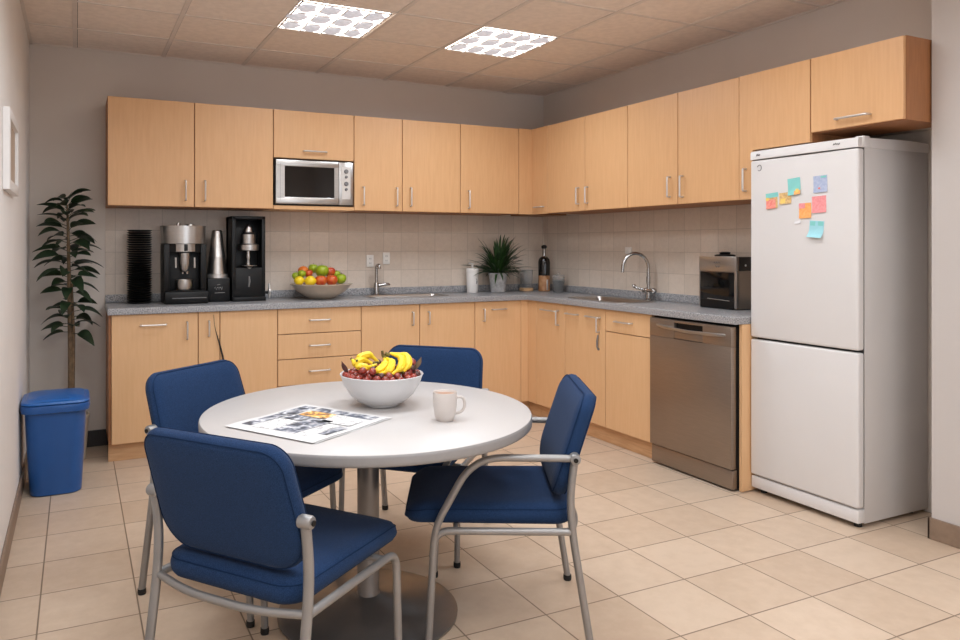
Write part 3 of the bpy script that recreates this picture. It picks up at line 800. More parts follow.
# tall black press machine
t = thing('juice_press', 'tall black open-front machine with steel press head and side lever', 'press machine', (-2.665, -0.17, WZ))
b = B().box(-0.116, -0.088, -0.09, 0.13, 0, 0.595, 0.004).box(0.092, 0.118, -0.09, 0.13, 0, 0.595, 0.004).box(-0.116, 0.118, 0.05, 0.13, 0, 0.595, 0.003)
b.box(-0.116, 0.118, -0.09, 0.13, 0.575, 0.598, 0.004).box(-0.114, 0.116, -0.088, 0.12, 0, 0.235, 0.004).box(-0.112, 0.118, -0.11, 0.1, 0, 0.03, 0.004)
obj('housing', b, 'black', t)
b = B().lathe([(0.052, 0.405), (0.053, 0.470), (0.040, 0.482), (0.032, 0.486), (0.030, 0.51), (0.018, 0.535), (0.008, 0.545)], 0.006, -0.045, 0, 28)
obj('press_head', b, 'steel', t)
obj('ring', B().lathe([(0.070, 0.355), (0.074, 0.36), (0.074, 0.395), (0.07, 0.40), (0.05, 0.405)], 0.008, -0.045, 0, 28), 'steel', t)
obj('plunger', B().lathe([(0.014, 0.238), (0.020, 0.26), (0.013, 0.29), (0.020, 0.31), (0.014, 0.335), (0.014, 0.357)], 0.006, -0.045, 0, 20), 'chrome', t)
obj('tray', B().lathe([(0.030, 0.226), (0.034, 0.236), (0.068, 0.247), (0.07, 0.252), (0.03, 0.250)], 0.006, -0.058, 0, 28), 'chrome', t)
obj('front_badge', B().tube([(0.003, -0.0895, 0.175), (0.005, -0.0895, 0.14), (0.0, -0.0895, 0.10)], [0.005, 0.008, 0.006], 8), 'grey_mark', t)
b = B().tube([(0.116, -0.05, 0.055), (0.150, -0.06, 0.055)], 0.010, 10)
l = obj('lever', b, 'black', t)
obj('lever_handle', B().tube([(0.150, -0.06, 0.015), (0.153, -0.065, 0.05), (0.150, -0.06, 0.12)], [0.007, 0.011, 0.007], 10).lathe([(0.024, 0), (0.024, 0.012)], 0.146, -0.06, 0.065, 16, axis='x'), 'nickel', l)

# cream fruit bowl on the counter
t = solo('fruit_bowl', B().lathe([(0.07, 0.0), (0.085, 0.004), (0.12, 0.02), (0.175, 0.055), (0.212, 0.098), (0.230, 0.108), (0.231, 0.113), (0.214, 0.109), (0.17, 0.068), (0.11, 0.03), (0.04, 0.016)], -2.131, -0.25, WZ, 48),
         'cream', 'wide cream fruit bowl on the worktop heaped with apples and lemons', 'bowl', (-2.131, -0.25, WZ))
def fruit(kind, m, label, x, y, z, r, sx=1, sz=1, tilt=0.0, ox=0.0):
    t = thing(kind, label, kind.split('_')[-1], (x, y, z), tilt, 'fruit in the cream bowl')
    b = B()
    if kind == 'lemon':
        b.lathe([(0.001, -1.15 * r), (0.25 * r, -1.08 * r), (0.62 * r, -0.82 * r), (0.92 * r, -0.4 * r), (1.0 * r, 0), (0.92 * r, 0.4 * r), (0.62 * r, 0.82 * r), (0.25 * r, 1.08 * r), (0.001, 1.15 * r)], seg=20, axis='x')
    else:
        pr = []
        for i in range(13):
            a = -pi / 2 + pi * i / 12
            rr = cos(a) * r * (1 + 0.08 * sin(a)); zz = sin(a) * r * 0.93
            if kind == 'apple' and i > 9: zz -= r * 0.10 * (i - 9) ** 1.2 / 3
            pr.append((max(rr, 0.0006), zz))
        b.lathe(pr, seg=20)
    obj('fruit_skin', b, m, t, smooth=60)
    if kind != 'lemon':
        obj('stalk', B().tube([(0, 0, r * 0.75), (0.002, 0, r * 1.08)], 0.0013, 6), 'bark', t)
    return t
FR = [
    ('apple', 'apple_green', 'small green apple at the left rim of the cream bowl', -2.307, -0.20, 1.145, 0.028),
    ('orange', 'orange', 'orange at the back left of the cream bowl', -2.243, -0.16, 1.178, 0.035),
    ('apple', 'apple_green', 'small lime-coloured apple in front of the orange', -2.276, -0.24, 1.162, 0.027),
    ('apple', 'apple_red', 'small red apple just right of the lime-coloured apple', -2.222, -0.225, 1.163, 0.028),
    ('lemon', 'lemon', 'lemon at the front left of the cream bowl', -2.312, -0.30, 1.115, 0.030),
    ('lemon', 'lemon', 'bigger lemon second from left at the front of the cream bowl', -2.240, -0.335, 1.112, 0.034),
    ('apple', 'apple_green', 'green apple at the top, behind the biggest green one', -2.165, -0.155, 1.197, 0.033),
    ('apple', 'apple_green', 'biggest green apple on top of the heap', -2.120, -0.225, 1.180, 0.045),
    ('apple', 'apple_red', 'large red apple in the front middle of the cream bowl', -2.160, -0.33, 1.113, 0.039),
    ('apple', 'apple_red', 'red apple at the back right of the heap', -2.049, -0.20, 1.170, 0.037),
    ('apple', 'apple_red', 'red apple with yellow patch at the front right', -2.074, -0.315, 1.114, 0.039),
    ('apple', 'apple_green', 'small green apple resting between the red apple and the right rim', -2.000, -0.205, 1.152, 0.028),
    ('apple', 'apple_green', 'yellow-green apple at the right front of the cream bowl', -1.988, -0.27, 1.122, 0.037),
    ('plum', 'grape_dark', 'dark plum at the right end of the heap', -1.955, -0.185, 1.128, 0.028),
]
for k, m, l, x, y, z, r in FR: fruit(k, m, l, x, y, z - 0.006, r * 1.14, tilt=random.Random(l).uniform(-0.6, 0.6))

# soap dispenser
t = thing('soap_dispenser', 'white pump soap dispenser beside the potted plant', 'dispenser', (-0.79, -0.12, WZ))
obj('bottle', B().lathe([(0.044, 0), (0.047, 0.004), (0.050, 0.10), (0.051, 0.17), (0.053, 0.172), (0.053, 0.196), (0.046, 0.202), (0.02, 0.204)], seg=28), 'white', t)
obj('pump', B().lathe([(0.010, 0.2), (0.010, 0.235), (0.018, 0.238), (0.018, 0.245)], seg=16).tube([(0, 0, 0.24), (-0.035, -0.01, 0.246), (-0.042, -0.012, 0.24)], 0.006, 8), 'nickel', t)
obj('emblem', B().tube([(0.006, -0.0505, 0.12), (0.016, -0.0490, 0.105), (0.018, -0.0485, 0.085), (0.008, -0.0505, 0.075), (0.012, -0.0495, 0.10)], 0.0024, 6), 'grey_mark', t)

# leafy plant on the counter
rnd = random.Random(4)
t = thing('potted_plant', 'bushy green plant in a grey pot on the worktop near the corner', 'plant', (-0.562, -0.15, WZ))
obj('pot', B().lathe([(0.058, 0), (0.061, 0.003), (0.075, 0.140), (0.081, 0.142), (0.082, 0.162), (0.077, 0.162), (0.072, 0.145)], seg=32), 'pot_grey', t)
obj('soil', B().lathe([(0.073, 0.14), (0.073, 0.148), (0.001, 0.150)], seg=24), 'soil', t)
def blade(b, base, ang, length, rise, droop, width, n=7):
    d = Vector((cos(ang), sin(ang), 0)); side = Vector((-sin(ang), cos(ang), 0)); R = []
    for k in range(n + 1):
        u = k / n
        p = Vector(base) + d * (length * u) + Vector((0, 0, rise * u - droop * u * u))
        w = width * (sin(pi * min(1, u * 0.92 + 0.06)) ** 0.7) * (1 if u < 0.97 else 0.1)
        R.append([p - side * w, p + Vector((0, 0, -w * 0.5)), p + side * w, p + Vector((0, 0, -w * 0.35))])
    b.rings(R)
b = B()
for i in range(170):
    a = rnd.uniform(0, 2 * pi); L_ = rnd.uniform(0.15, 0.275)
    maxy = 0.125
    if sin(a) > 0: L_ = min(L_, maxy / max(0.3, sin(a)))
    th = radians(rnd.uniform(2, 78)); rise = 1.95 * L_ * sin(th) + 0.06
    blade(b, (0.02 * cos(a), 0.02 * sin(a), 0.148), a, min(L_ * cos(th) * 1.08 + 0.02, 0.13 / max(0.3, sin(a)) if sin(a) > 0 else 9), rise, rise * 0.36 + rnd.uniform(0.02, 0.13) * cos(th), rnd.uniform(0.006, 0.0105), 9)
for i in range(16):
    a = rnd.uniform(0, 2 * pi); L_ = rnd.uniform(0.04, 0.12)
    blade(b, (0, 0, 0.148), a, L_, rnd.uniform(0.26, 0.40), rnd.uniform(0.06, 0.14), 0.010)
obj('foliage', b, 'leaf2', t, smooth=60)

# corner things
t = thing('candle_glass', 'clear square glass with a tan base in front of the corner', 'glass', (-0.267, -0.13, WZ))
obj('base', B().box(-0.044, 0.044, -0.044, 0.044, 0, 0.03, 0.006), 'candle', t)
obj('glass', B().rings([[(x, y, z) for x, y in roundrect(h, h, 0.01, 3)] for h, z in ((0.040, 0.030), (0.042, 0.185), (0.039, 0.185), (0.037, 0.036))]), 'glass', t)
t = thing('bottle', 'dark glass bottle with silver neck and black stopper in the corner', 'bottle', (-0.135, -0.205, WZ))
obj('lower_body', B().lathe([(0.046, 0), (0.050, 0.005), (0.050, 0.135)], seg=28), 'amber', t, label='tan lower half')
obj('upper_body', B().lathe([(0.050, 0.135), (0.051, 0.25), (0.046, 0.275), (0.030, 0.292)], seg=28), 'glass_dark', t)
obj('neck', B().lathe([(0.030, 0.290), (0.017, 0.303), (0.015, 0.36), (0.018, 0.368)], seg=20), 'chrome', t)
obj('stopper', B().lathe([(0.018, 0.366), (0.024, 0.375), (0.023, 0.388), (0.012, 0.396)], seg=20), 'black', t)
obj('silver_label', B().lathe([(0.0505, 0.012), (0.0515, 0.014), (0.0515, 0.10), (0.0505, 0.102)], seg=28, sx=0.55, sy=1.0), 'nickel', t)
t = thing('glass_jar', 'lidded glass jar beside the dark bottle', 'jar', (-0.115, -0.385, WZ))
obj('jar', B().lathe([(0.040, 0), (0.044, 0.005), (0.052, 0.13), (0.049, 0.13), (0.042, 0.008)], seg=28), 'glass', t)
obj('lid', B().lathe([(0.053, 0.13), (0.053, 0.140), (0.03, 0.148), (0.012, 0.150), (0.014, 0.162), (0.005, 0.168)], seg=28), 'glass', t)
obj('contents', B().lathe([(0.038, 0.01), (0.046, 0.10), (0.01, 0.104)], seg=24), 'white_plastic', t)

# compact coffee machine by the fridge
t = thing('coffee_machine', 'compact steel and black coffee machine on the worktop beside the fridge', 'coffee machine', (-0.095, -2.125, WZ))
x0, x1, y0, y1 = -0.075, 0.066, -0.150, 0.143
obj('casing', B().box(x0 + 0.006, x1, y0, y1, 0.004, 0.322, 0.004), 'steel_dw', t)
obj('control_panel', B().box(x0 - 0.002, x0 + 0.02, y0, y1, 0.232, 0.324, 0.004), 'steel', t)
d = obj('front_door', B().box(x0, x0 + 0.012, y0 + 0.018, y1 - 0.010, 0.030, 0.226, 0.002), 'black_gloss', t)
obj('door_frame', B().box(x0 - 0.001, x0 + 0.02, y0, y0 + 0.016, 0.01, 0.232, 0.003).box(x0 - 0.001, x0 + 0.02, y1 - 0.009, y1, 0.01, 0.232, 0.002), 'steel', t)
obj('drip_tray', B().box(x0 - 0.003, x0 + 0.03, y0 + 0.017, y1 - 0.010, 0.0, 0.055, 0.004), 'black', t)
obj('tray_lip', B().tube([(x0 - 0.004, y0 + 0.05, 0.053), (x0 - 0.004, y1 - 0.07, 0.060), ], 0.0018, 6), 'nickel', t)
obj('side_panel', B().box(x0 + 0.022, x1 - 0.004, y0 - 0.002, y0 + 0.004, 0.236, 0.322, 0.002), 'black_gloss', t)
obj('side_button', B().lathe([(0.007, 0), (0.006, 0.003)], 0.0, y0 - 0.002, 0.27, 10, axis='y'), 'nickel', t)
obj('feet', B().box(x0 + 0.01, x1 - 0.01, y0 + 0.01, y1 - 0.01, 0, 0.006), 'rubber', t)
obj('top_knob', B().lathe([(0.06, 0.322), (0.062, 0.332), (0.05, 0.336), (0.030, 0.338), (0.034, 0.348), (0.02, 0.352)], -0.005, 0.0, 0, 24), 'black', t)
b = B().tube([(x0 - 0.003, 0.02 - 0.05 * (i / 9), 0.285 + 0.004 * sin(i * 2)) for i in range(10)], 0.002, 5).tube([(x0 - 0.003, 0.01 - 0.035 * (i / 7), 0.262 + 0.007 * sin(i * 2.3)) for i in range(8)], 0.002, 5)
obj('logo_mark', b, 'grey_mark', t)

# wall sockets on the splashback
def socket(label, loc, rz, kind='wall_socket'):
    t = thing(kind, label, 'socket', loc, rz, 'white wall sockets')
    obj('plate', B().box(-0.030, 0.030, -0.008, 0.0, -0.047, 0.047, 0.003), 'white_plastic', t)
    for dz in (0.018, -0.018):
        obj('outlet', B().box(-0.007, -0.004, -0.0095, -0.0075, dz - 0.006, dz + 0.006).box(0.004, 0.007, -0.0095, -0.0075, dz - 0.006, dz + 0.006), 'grey_mark', t)
socket('white wall socket above the drawer unit, left of its twin', (-1.656, -0.0065, 1.240), 0.0)
socket('white wall socket just right of the small tap', (-1.517, -0.0065, 1.260), 0.0)
t = thing('wall_switch', 'small white switch plate on the right wall above the swan-neck tap', 'switch', (-0.0065, -1.127, 1.325), pi / 2)
t.rotation_euler = (0, 0, -pi / 2)
obj('plate', B().box(-0.033, 0.033, -0.006, 0.0, -0.025, 0.025, 0.002), 'white_plastic', t)
obj('rocker', B().box(-0.014, 0.014, -0.009, -0.005, -0.014, 0.014, 0.001), 'white_plastic', t)

# thin dark cord hanging over the cabinet front
b = B().tube([(-2.9435, BY - 0.003, 0.905), (-2.938, BY - 0.004, 0.84), (-2.930, BY - 0.005, 0.80), (-2.905, BY - 0.006, 0.71), (-2.885, BY - 0.006, 0.63), (-2.872, BY - 0.006, 0.55)], [0.001, 0.0012, 0.002, 0.005, 0.006, 0.003], 6)
solo('cord', b, 'black_matte', 'thin dark cord hanging over the cabinet behind the back-left chair', 'cord', (-2.91, BY - 0.004, 0.55))

# ------------------------------------------------------------------ round table
TX, TY = -2.780, -2.912
t = thing('round_table', 'round grey pedestal table in the middle of the blue chairs', 'table', (TX, TY, 0))
R_ = 0.605
obj('tabletop', B().lathe([(0.02, 0.7125), (R_ - 0.010, 0.7125), (R_ - 0.0035, 0.7145), (R_ - 0.0032, 0.7485), (R_ - 0.006, 0.750), (0.3, 0.750), (0.02, 0.750)], seg=128), 'table', t, smooth=40)
obj('edge_band', B().rings([[(rr_ * cos(2 * pi * i / 128), rr_ * sin(2 * pi * i / 128), z_) for i in range(128)] for rr_, z_ in ((R_ - 0.012, 0.7122), (R_ - 0.005, 0.7122), (R_ - 0.001, 0.716), (R_, 0.724), (R_, 0.740), (R_ - 0.001, 0.745), (R_ - 0.0042, 0.7488))], False, False), 'table_edge', t, smooth=60)
obj('underframe', B().lathe([(0.045, 0.66), (0.16, 0.700), (0.17, 0.7118), (0.05, 0.7118)], seg=32), 'table_metal', t)
obj('column', B().lathe([(0.047, 0.062), (0.041, 0.075), (0.041, 0.69), (0.045, 0.70)], seg=32), 'table_metal', t)
obj('base', B().lathe([(0.325, 0.0), (0.332, 0.004), (0.333, 0.012), (0.32, 0.019), (0.22, 0.033), (0.11, 0.052), (0.06, 0.066), (0.035, 0.072)], seg=64), 'table_metal', t, smooth=60)

# newspaper
t = thing('newspaper', 'printed newspaper sheet lying on the table', 'newspaper', (-3.040, -3.020, 0.7502), radians(31.5))
w, d = 0.200, 0.197
def leafb(dx, dy, z, sk=0.0):
    R = []
    for k in range(9):
        x = -w + 2 * w * k / 8
        zz = z + 0.0012 * sin(k * 1.1)
        R.append([(x + dx, -d + dy, zz), (x + dx, d + dy, zz), (x + dx, d + dy, zz + 0.0006), (x + dx, -d + dy, zz + 0.0006)])
    return B().rings(R)
obj('back_page', leafb(0.008, -0.006, 0.0014), 'paper', t)
obj('front_page', leafb(0.0, 0.0, 0.0042), 'paper', t)
p1 = print_mat('print_photo', [(0.36, (58, 58, 62)), (0.46, (100, 106, 120)), (0.54, (150, 150, 156)), (0.66, (214, 214, 218))], 26, 1.0)
p2 = print_mat('print_photo_warm', [(0.34, (96, 84, 76)), (0.44, (150, 110, 70)), (0.54, (246, 176, 84)), (0.62, (250, 220, 170))], 24, 5.0)
p3 = print_mat('print_text', [(0.42, (176, 172, 172)), (0.48, (214, 212, 212)), (0.55, (240, 239, 238)), (0.6, (244, 243, 242))], 60, 9.0)
Z = 0.0066
for (a0, a1, c0, c1, m) in ((0.03, 0.175, 0.115, 0.175, p1), (-0.15, 0.02, 0.125, 0.168, p1), (-0.155, -0.02, 0.03, 0.115, p3), (-0.01, 0.05, 0.03, 0.108, p1), (0.055, 0.125, -0.02, 0.10, p2),
                            (0.13, 0.178, -0.17, 0.095, p1), (-0.15, 0.045, -0.075, 0.02, p1), (0.02, 0.12, -0.16, -0.03, p3), (-0.15, -0.01, -0.130, -0.085, p3), (-0.11, 0.0, -0.175, -0.14, p1)):
    obj('printed_picture', B().box(a0, a1, c0, c1, Z, Z + 0.0003), m, t)

# mug
t = thing('mug', 'white coffee mug with its handle to the right on the table', 'mug', (-2.598, -3.185, 0.750))
obj('cup', B().lathe([(0.028, 0.0), (0.031, 0.002), (0.037, 0.02), (0.0415, 0.05), (0.0425, 0.098), (0.0415, 0.100), (0.0395, 0.098), (0.038, 0.05), (0.030, 0.012), (0.01, 0.008)], seg=40), 'mug', t, smooth=60)
obj('handle', B().tube(smooth_path([(0.038, 0, 0.080), (0.062, 0, 0.084), (0.072, 0, 0.055), (0.060, 0, 0.03), (0.036, 0, 0.024)], 0.02, 5), 0.0050, 10), 'mug', t, smooth=60)
obj('coffee', B().lathe([(0.001, 0.090), (0.0394, 0.090), (0.0394, 0.0915), (0.001, 0.0915)], seg=32), 'coffee', t)
t.rotation_euler = (0, 0, -0.42)

# white bowl with bananas and grapes
BX, BYY, BZ = -2.706, -2.862, 0.750
solo('fruit_bowl', B().lathe([(0.058, 0.0), (0.062, 0.002), (0.063, 0.010), (0.085, 0.016), (0.118, 0.042), (0.145, 0.082), (0.157, 0.118), (0.160, 0.121), (0.1585, 0.1235), (0.152, 0.119), (0.138, 0.084), (0.11, 0.048), (0.07, 0.022), (0.02, 0.016)], BX, BYY, BZ, 64),
     'bowl', 'white fruit bowl with bananas and grapes in the middle of the table', 'bowl', (BX, BYY, BZ), smooth=60)
camr = Vector((cos(0.443), -sin(0.443), 0)); camf = Vector((sin(0.443), cos(0.443), 0))
def bp(u, v, z): return Vector((BX, BYY, BZ)) + camr * u + camf * v + Vector((0, 0, z))
rnd = random.Random(11)
proto = None; placed = []
spots = []
for ring, n, zz in ((0.137, 26, 0.118), (0.112, 20, 0.126), (0.118, 16, 0.144), (0.08, 14, 0.134), (0.045, 8, 0.138)):
    for i in range(n):
        a = 2 * pi * (i + 0.5 * (n % 3)) / n + rnd.uniform(-0.05, 0.05)
        spots.append((ring * cos(a), ring * sin(a), zz + rnd.uniform(-0.004, 0.004)))
for u in (0.095, 0.118, 0.106, 0.128, 0.112): spots.append((u, -0.035 + rnd.uniform(-0.02, 0.04), 0.158 + rnd.uniform(-0.008, 0.008)))
for i, (u, v, z) in enumerate(spots):
    if any((u - a) ** 2 + (v - c) ** 2 + (z - e) ** 2 < 0.0225 ** 2 for a, c, e in placed): continue
    placed.append((u, v, z))
    dark = rnd.random() < 0.3
    key = 'grape_dark' if dark else 'grape'
    if proto is None: proto = {}
    if key not in proto:
        o = obj('grape', B().ball((0, 0, 0), 0.0142, 1, 1, 1.08, 14, 10), key, None, smooth=80)
        proto[key] = o
    else:
        o = proto[key].copy(); COL.objects.link(o)
    o.location = bp(u, v, z); o.rotation_euler = (rnd.random() * 3, rnd.random() * 3, 0)
    o['label'] = ('dark purple grape among the red ones in the white bowl' if dark else 'red grape heaped in the white bowl under the bananas')
    o['category'] = 'grape'; o['group'] = 'dark grapes in the white bowl' if dark else 'red grapes in the white bowl'

def banana_mesh(b, bt, pts, r=0.0155):
    P_ = smooth_path(pts, 0.08, 6); n = len(P_); rr = []
    for i in range(n):
        u = i / (n - 1)
        rr.append(r * min(1.0, 0.32 + 2.6 * u) * min(1.0, 0.30 + 3.2 * (1 - u)))
    b.tube(P_, rr, 7)
    bt.tube([P_[-1], P_[-1] + (P_[-1] - P_[-2]).normalized() * 0.006], r * 0.34, 7)
def bunch(label, bananas, crown, rz=0):
    t = thing('banana_bunch', label, 'bananas', bp(*crown), 0, None)
    off = -t.location
    for pts in bananas:
        b, bt = B(), B()
        banana_mesh(b, bt, [bp(*p) for p in pts])
        for q in (b, bt): bmesh.ops.translate(q.bm, vec=off, verts=q.bm.verts)
        bo = obj('banana', b, 'banana', t, smooth=50)
        obj('banana_tip', bt, 'banana_tip', bo)
    return t, off
t, off = bunch('bananas lying at the left of the white bowl', [
    [(-0.030, 0.02, 0.152), (-0.075, 0.015, 0.175), (-0.100, -0.03, 0.165), (-0.112, -0.02, 0.178)],
    [(-0.020, 0.0, 0.155), (-0.055, -0.05, 0.150), (-0.085, -0.06, 0.160), (-0.088, -0.065, 0.178)],
    [(-0.015, 0.03, 0.160), (-0.05, 0.03, 0.192), (-0.085, 0.01, 0.182), (-0.095, 0.0, 0.165)]], (-0.01, 0.02, 0.158))
b = B().tube([bp(-0.035, 0.02, 0.155), bp(-0.008, 0.02, 0.160)], [0.008, 0.005], 7); bmesh.ops.translate(b.bm, vec=off, verts=b.bm.verts); obj('stalk', b, 'banana_tip', t)
t, off = bunch('bananas with upright stalk at the right of the white bowl', [
    [(0.010, 0.0, 0.190), (0.02, -0.05, 0.175), (-0.005, -0.085, 0.155), (-0.035, -0.085, 0.152)],
    [(0.016, 0.0, 0.190), (0.045, -0.05, 0.185), (0.035, -0.085, 0.155), (-0.002, -0.095, 0.145)],
    [(0.035, 0.01, 0.205), (0.082, -0.03, 0.195), (0.078, -0.075, 0.165), (0.045, -0.095, 0.145)],
    [(0.030, 0.02, 0.205), (0.098, 0.01, 0.20), (0.105, -0.04, 0.17), (0.085, -0.075, 0.15)]], (0.015, 0.0, 0.2))
b = B().tube([bp(0.018, 0.0, 0.188), bp(0.004, 0.0, 0.200), bp(0.002, 0.0, 0.218)], [0.010, 0.006, 0.005], 7).tube([bp(0.03, 0.005, 0.200), bp(0.012, 0.003, 0.208)], [0.008, 0.006], 7)
bmesh.ops.translate(b.bm, vec=off, verts=b.bm.verts); obj('stalk', b, 'banana_tip', t); t.location.z -= 0.010
# dried leaf scraps at the bowl's edges
for (u, v, z, a, lab) in ((-0.128, -0.03, 0.125, 2.4, 'dark dried leaf poking out at the left of the white bowl'), (0.13, 0.01, 0.135, 0.3, 'brown dried leaf poking out at the right of the white bowl')):
    b = B(); c = bp(u, v, z)
    R = []
    for k in range(7):
        q = k / 6; wd = 0.010 * sin(pi * min(1, q + 0.06)) + 0.0005
        p = c + camr * (0.022 * q * (1 if a < 1 else -1)) + Vector((0, 0, 0.048 * q))
        R.append([p - camr * wd, p + camf * 0.002, p + camr * wd, p - camf * 0.002])
    b.rings(R); solo('dried_leaf', b, 'grape_dark' if a > 1 else 'bark', lab, 'leaf', tuple(c), None, 60)

# ------------------------------------------------------------------ chairs
HW = 0.270
def cushion(outl, prof, deform, n=6):
    """outl(inset) -> list of (a,b); prof = [(inset, h)], deform maps (a,b,h) to a point; domed ends are closed by shrinking rings"""
    R = []
    for ins, h in prof: R.append([deform(a, c, h) for a, c in outl(ins)])
    return B().rings(R)

def seat_def(a, c, h):
    # a across, c front-back: slight dish, rolled front edge
    z = h - 0.016 * (1 - (a / 0.25) ** 2) * (1 if h > 0.45 else 0) * (1 - (c / 0.28) ** 2)
    if c > 0.15: z -= 0.030 * ((c - 0.15) / 0.145) ** 2 * (1 if h > 0.44 else 0.3)
    return Vector((a, c + 0.076, z))
def seat_out(ins):
    return roundrect(0.246 - ins, 0.295 - ins, max(0.012, 0.080 - ins), 7)
SEAT = [(0.10, 0.409), (0.03, 0.408), (0.012, 0.414), (0.002, 0.428), (0.0, 0.446), (0.005, 0.464), (0.018, 0.476), (0.05, 0.483), (0.10, 0.486), (0.15, 0.487), (0.20, 0.488)]
def back_def(a, c, h):
    # a across, c height about the middle of the pad, h thickness (front positive)
    z = 0.672 + c
    y = -0.172 - 0.29 * (z - 0.50) - 0.10 * (z - 0.5) ** 2
    y += 0.28 * a * a                       # wraps forward at the sides
    tap = 1.0 - 0.06 * (c + 0.18) / 0.36
    return Vector((a * tap, y + h, z + h * 0.25))
def back_out(ins):
    return roundrect(0.266 - ins, 0.180 - ins, max(0.012, 0.068 - ins), 8, max(0.015, 0.115 - ins))
BACK = [(0.12, -0.028), (0.06, -0.028), (0.025, -0.026), (0.009, -0.020), (0.001, -0.008), (0.001, 0.006), (0.009, 0.020), (0.025, 0.029), (0.06, 0.034), (0.12, 0.036)]


def make_chair(label, loc, rz, arms):
    t = thing('armchair' if arms else 'chair', label, 'chair', loc, rz, 'blue chairs round the table')
    s_ = obj('seat', cushion(seat_out, SEAT, seat_def), 'blue_fabric', t, smooth=70)
    ring = [seat_def(a, c, 0.4655) for a, c in seat_out(0.0055)]
    obj('piping', B().tube(ring + [ring[0]], 0.0019, 6), 'blue_piping', s_)
    bk = obj('backrest', cushion(back_out, BACK, back_def), 'blue_fabric', t, smooth=70)
    for h in (-0.0208, 0.0208):
        ring = [back_def(a, c, h) for a, c in back_out(0.0085)]
        obj('piping', B().tube(ring + [ring[0]], 0.0019, 6), 'blue_piping', bk)
    for s in (-1, 1):
        x = s * HW
        lg = obj('leg', B().tube(smooth_path([(x, -0.262, 0.012), (x, -0.200, 0.40), (x, -0.192, 0.52), (x, -0.208, 0.645)], [0, 0.12, 0.1, 0], 6), 0.013, 12, flat=1.15), 'tube', t, smooth=60)
        obj('rubber_foot', B().lathe([(0.015, 0), (0.0165, 0.008), (0.016, 0.022)], x, -0.261, 0, 14), 'rubber', lg)
        lg = obj('leg', B().tube(smooth_path([(x, 0.282, 0.012), (x, 0.262, 0.398), (x, -0.196, 0.402)], 0.055, 8), 0.0125, 12), 'tube', t, smooth=60)
        obj('rubber_foot', B().lathe([(0.014, 0), (0.0155, 0.008), (0.015, 0.022)], x, 0.281, 0, 14), 'rubber', lg)
        if arms:
            obj('armrest', B().tube(smooth_path([(x * 1.0, -0.215, 0.648), (x * 1.03, 0.13, 0.650), (x * 1.01, 0.258, 0.415), (x, 0.268, 0.31)], [0, 0.10, 0.06, 0], 8), 0.0125, 12), 'tube', t, smooth=60)
        kb = obj('joint_knob', B().lathe([(0.014, -0.020), (0.0185, -0.016), (0.0185, 0.016), (0.016, 0.021), (0.008, 0.023)], x, -0.208, 0.648, 18, axis='x') if s > 0 else
                 B().lathe([(0.008, -0.023), (0.016, -0.021), (0.0185, -0.016), (0.0185, 0.016), (0.014, 0.020)], x, -0.208, 0.648, 18, axis='x'), 'tube', t)
        obj('bracket', B().tube([(x, -0.208, 0.648), (s * 0.215, -0.196, 0.645)], 0.012, 10), 'black', kb)
        obj('screw_cap', B().lathe([(0.008, 0), (0.008, 0.003)], x + s * 0.0245 - (0.003 if s < 0 else 0), -0.208, 0.648, 10, axis='x'), 'black', kb)
    obj('crossbar', B().tube(smooth_path([(-HW, -0.197, 0.402), (-0.12, -0.235, 0.396), (0.12, -0.235, 0.396), (HW, -0.197, 0.402)], 0.1, 6), 0.0115, 10), 'tube', t, smooth=60)
    obj('crossbar', B().tube([(-HW, 0.19, 0.400), (HW, 0.19, 0.400)], 0.011, 10), 'tube', t, smooth=60)
    return t

ch = make_chair('blue chair nearest the camera with its back to us', (-3.226, -3.293, 0), -0.921, False)
make_chair('blue armchair with silver arms at the right of the table', (-2.312, -3.134, 0), 1.081, True)
c = copy_tree(ch); c.location = (-3.158, -2.449, 0); c.rotation_euler = (0, 0, -2.485); c['label'] = 'blue chair behind the table at the left, next to the base cabinets'
c = copy_tree(ch); c.location = (-2.307, -2.332, 0); c.rotation_euler = (0, 0, 2.379); c['label'] = 'blue chair behind the table, its back seen above the white bowl and mug'

# ------------------------------------------------------------------ bin and tall plant
t = thing('waste_bin', 'blue plastic waste bin with lid standing against the left wall', 'bin', (-3.864, -0.865, 0))
def rr(hx, hy, z, r=0.07): return [(x, y, z) for x, y in roundrect(hx, hy, r, 6)]
obj('bucket', B().rings([rr(0.120, 0.120, 0.0, 0.06), rr(0.129, 0.130, 0.006), rr(0.142, 0.150, 0.25), rr(0.152, 0.166, 0.468)]), 'bin', t, smooth=50)
obj('rim', B().rings([rr(0.155, 0.169, 0.455), rr(0.168, 0.182, 0.460), rr(0.172, 0.186, 0.485), rr(0.168, 0.182, 0.500), rr(0.160, 0.174, 0.502)]), 'bin', t, smooth=50)
obj('lid', B().rings([rr(0.164, 0.178, 0.5025), rr(0.170, 0.184, 0.508), rr(0.166, 0.180, 0.518), rr(0.148, 0.162, 0.522), rr(0.140, 0.154, 0.530), rr(0.08, 0.09, 0.540), rr(0.02, 0.02, 0.543, 0.015)]), 'bin_lid', t, smooth=30)
obj('hinge', B().tube([(-0.05, 0.186, 0.505), (0.05, 0.186, 0.505)], 0.008, 8), 'bin', t)

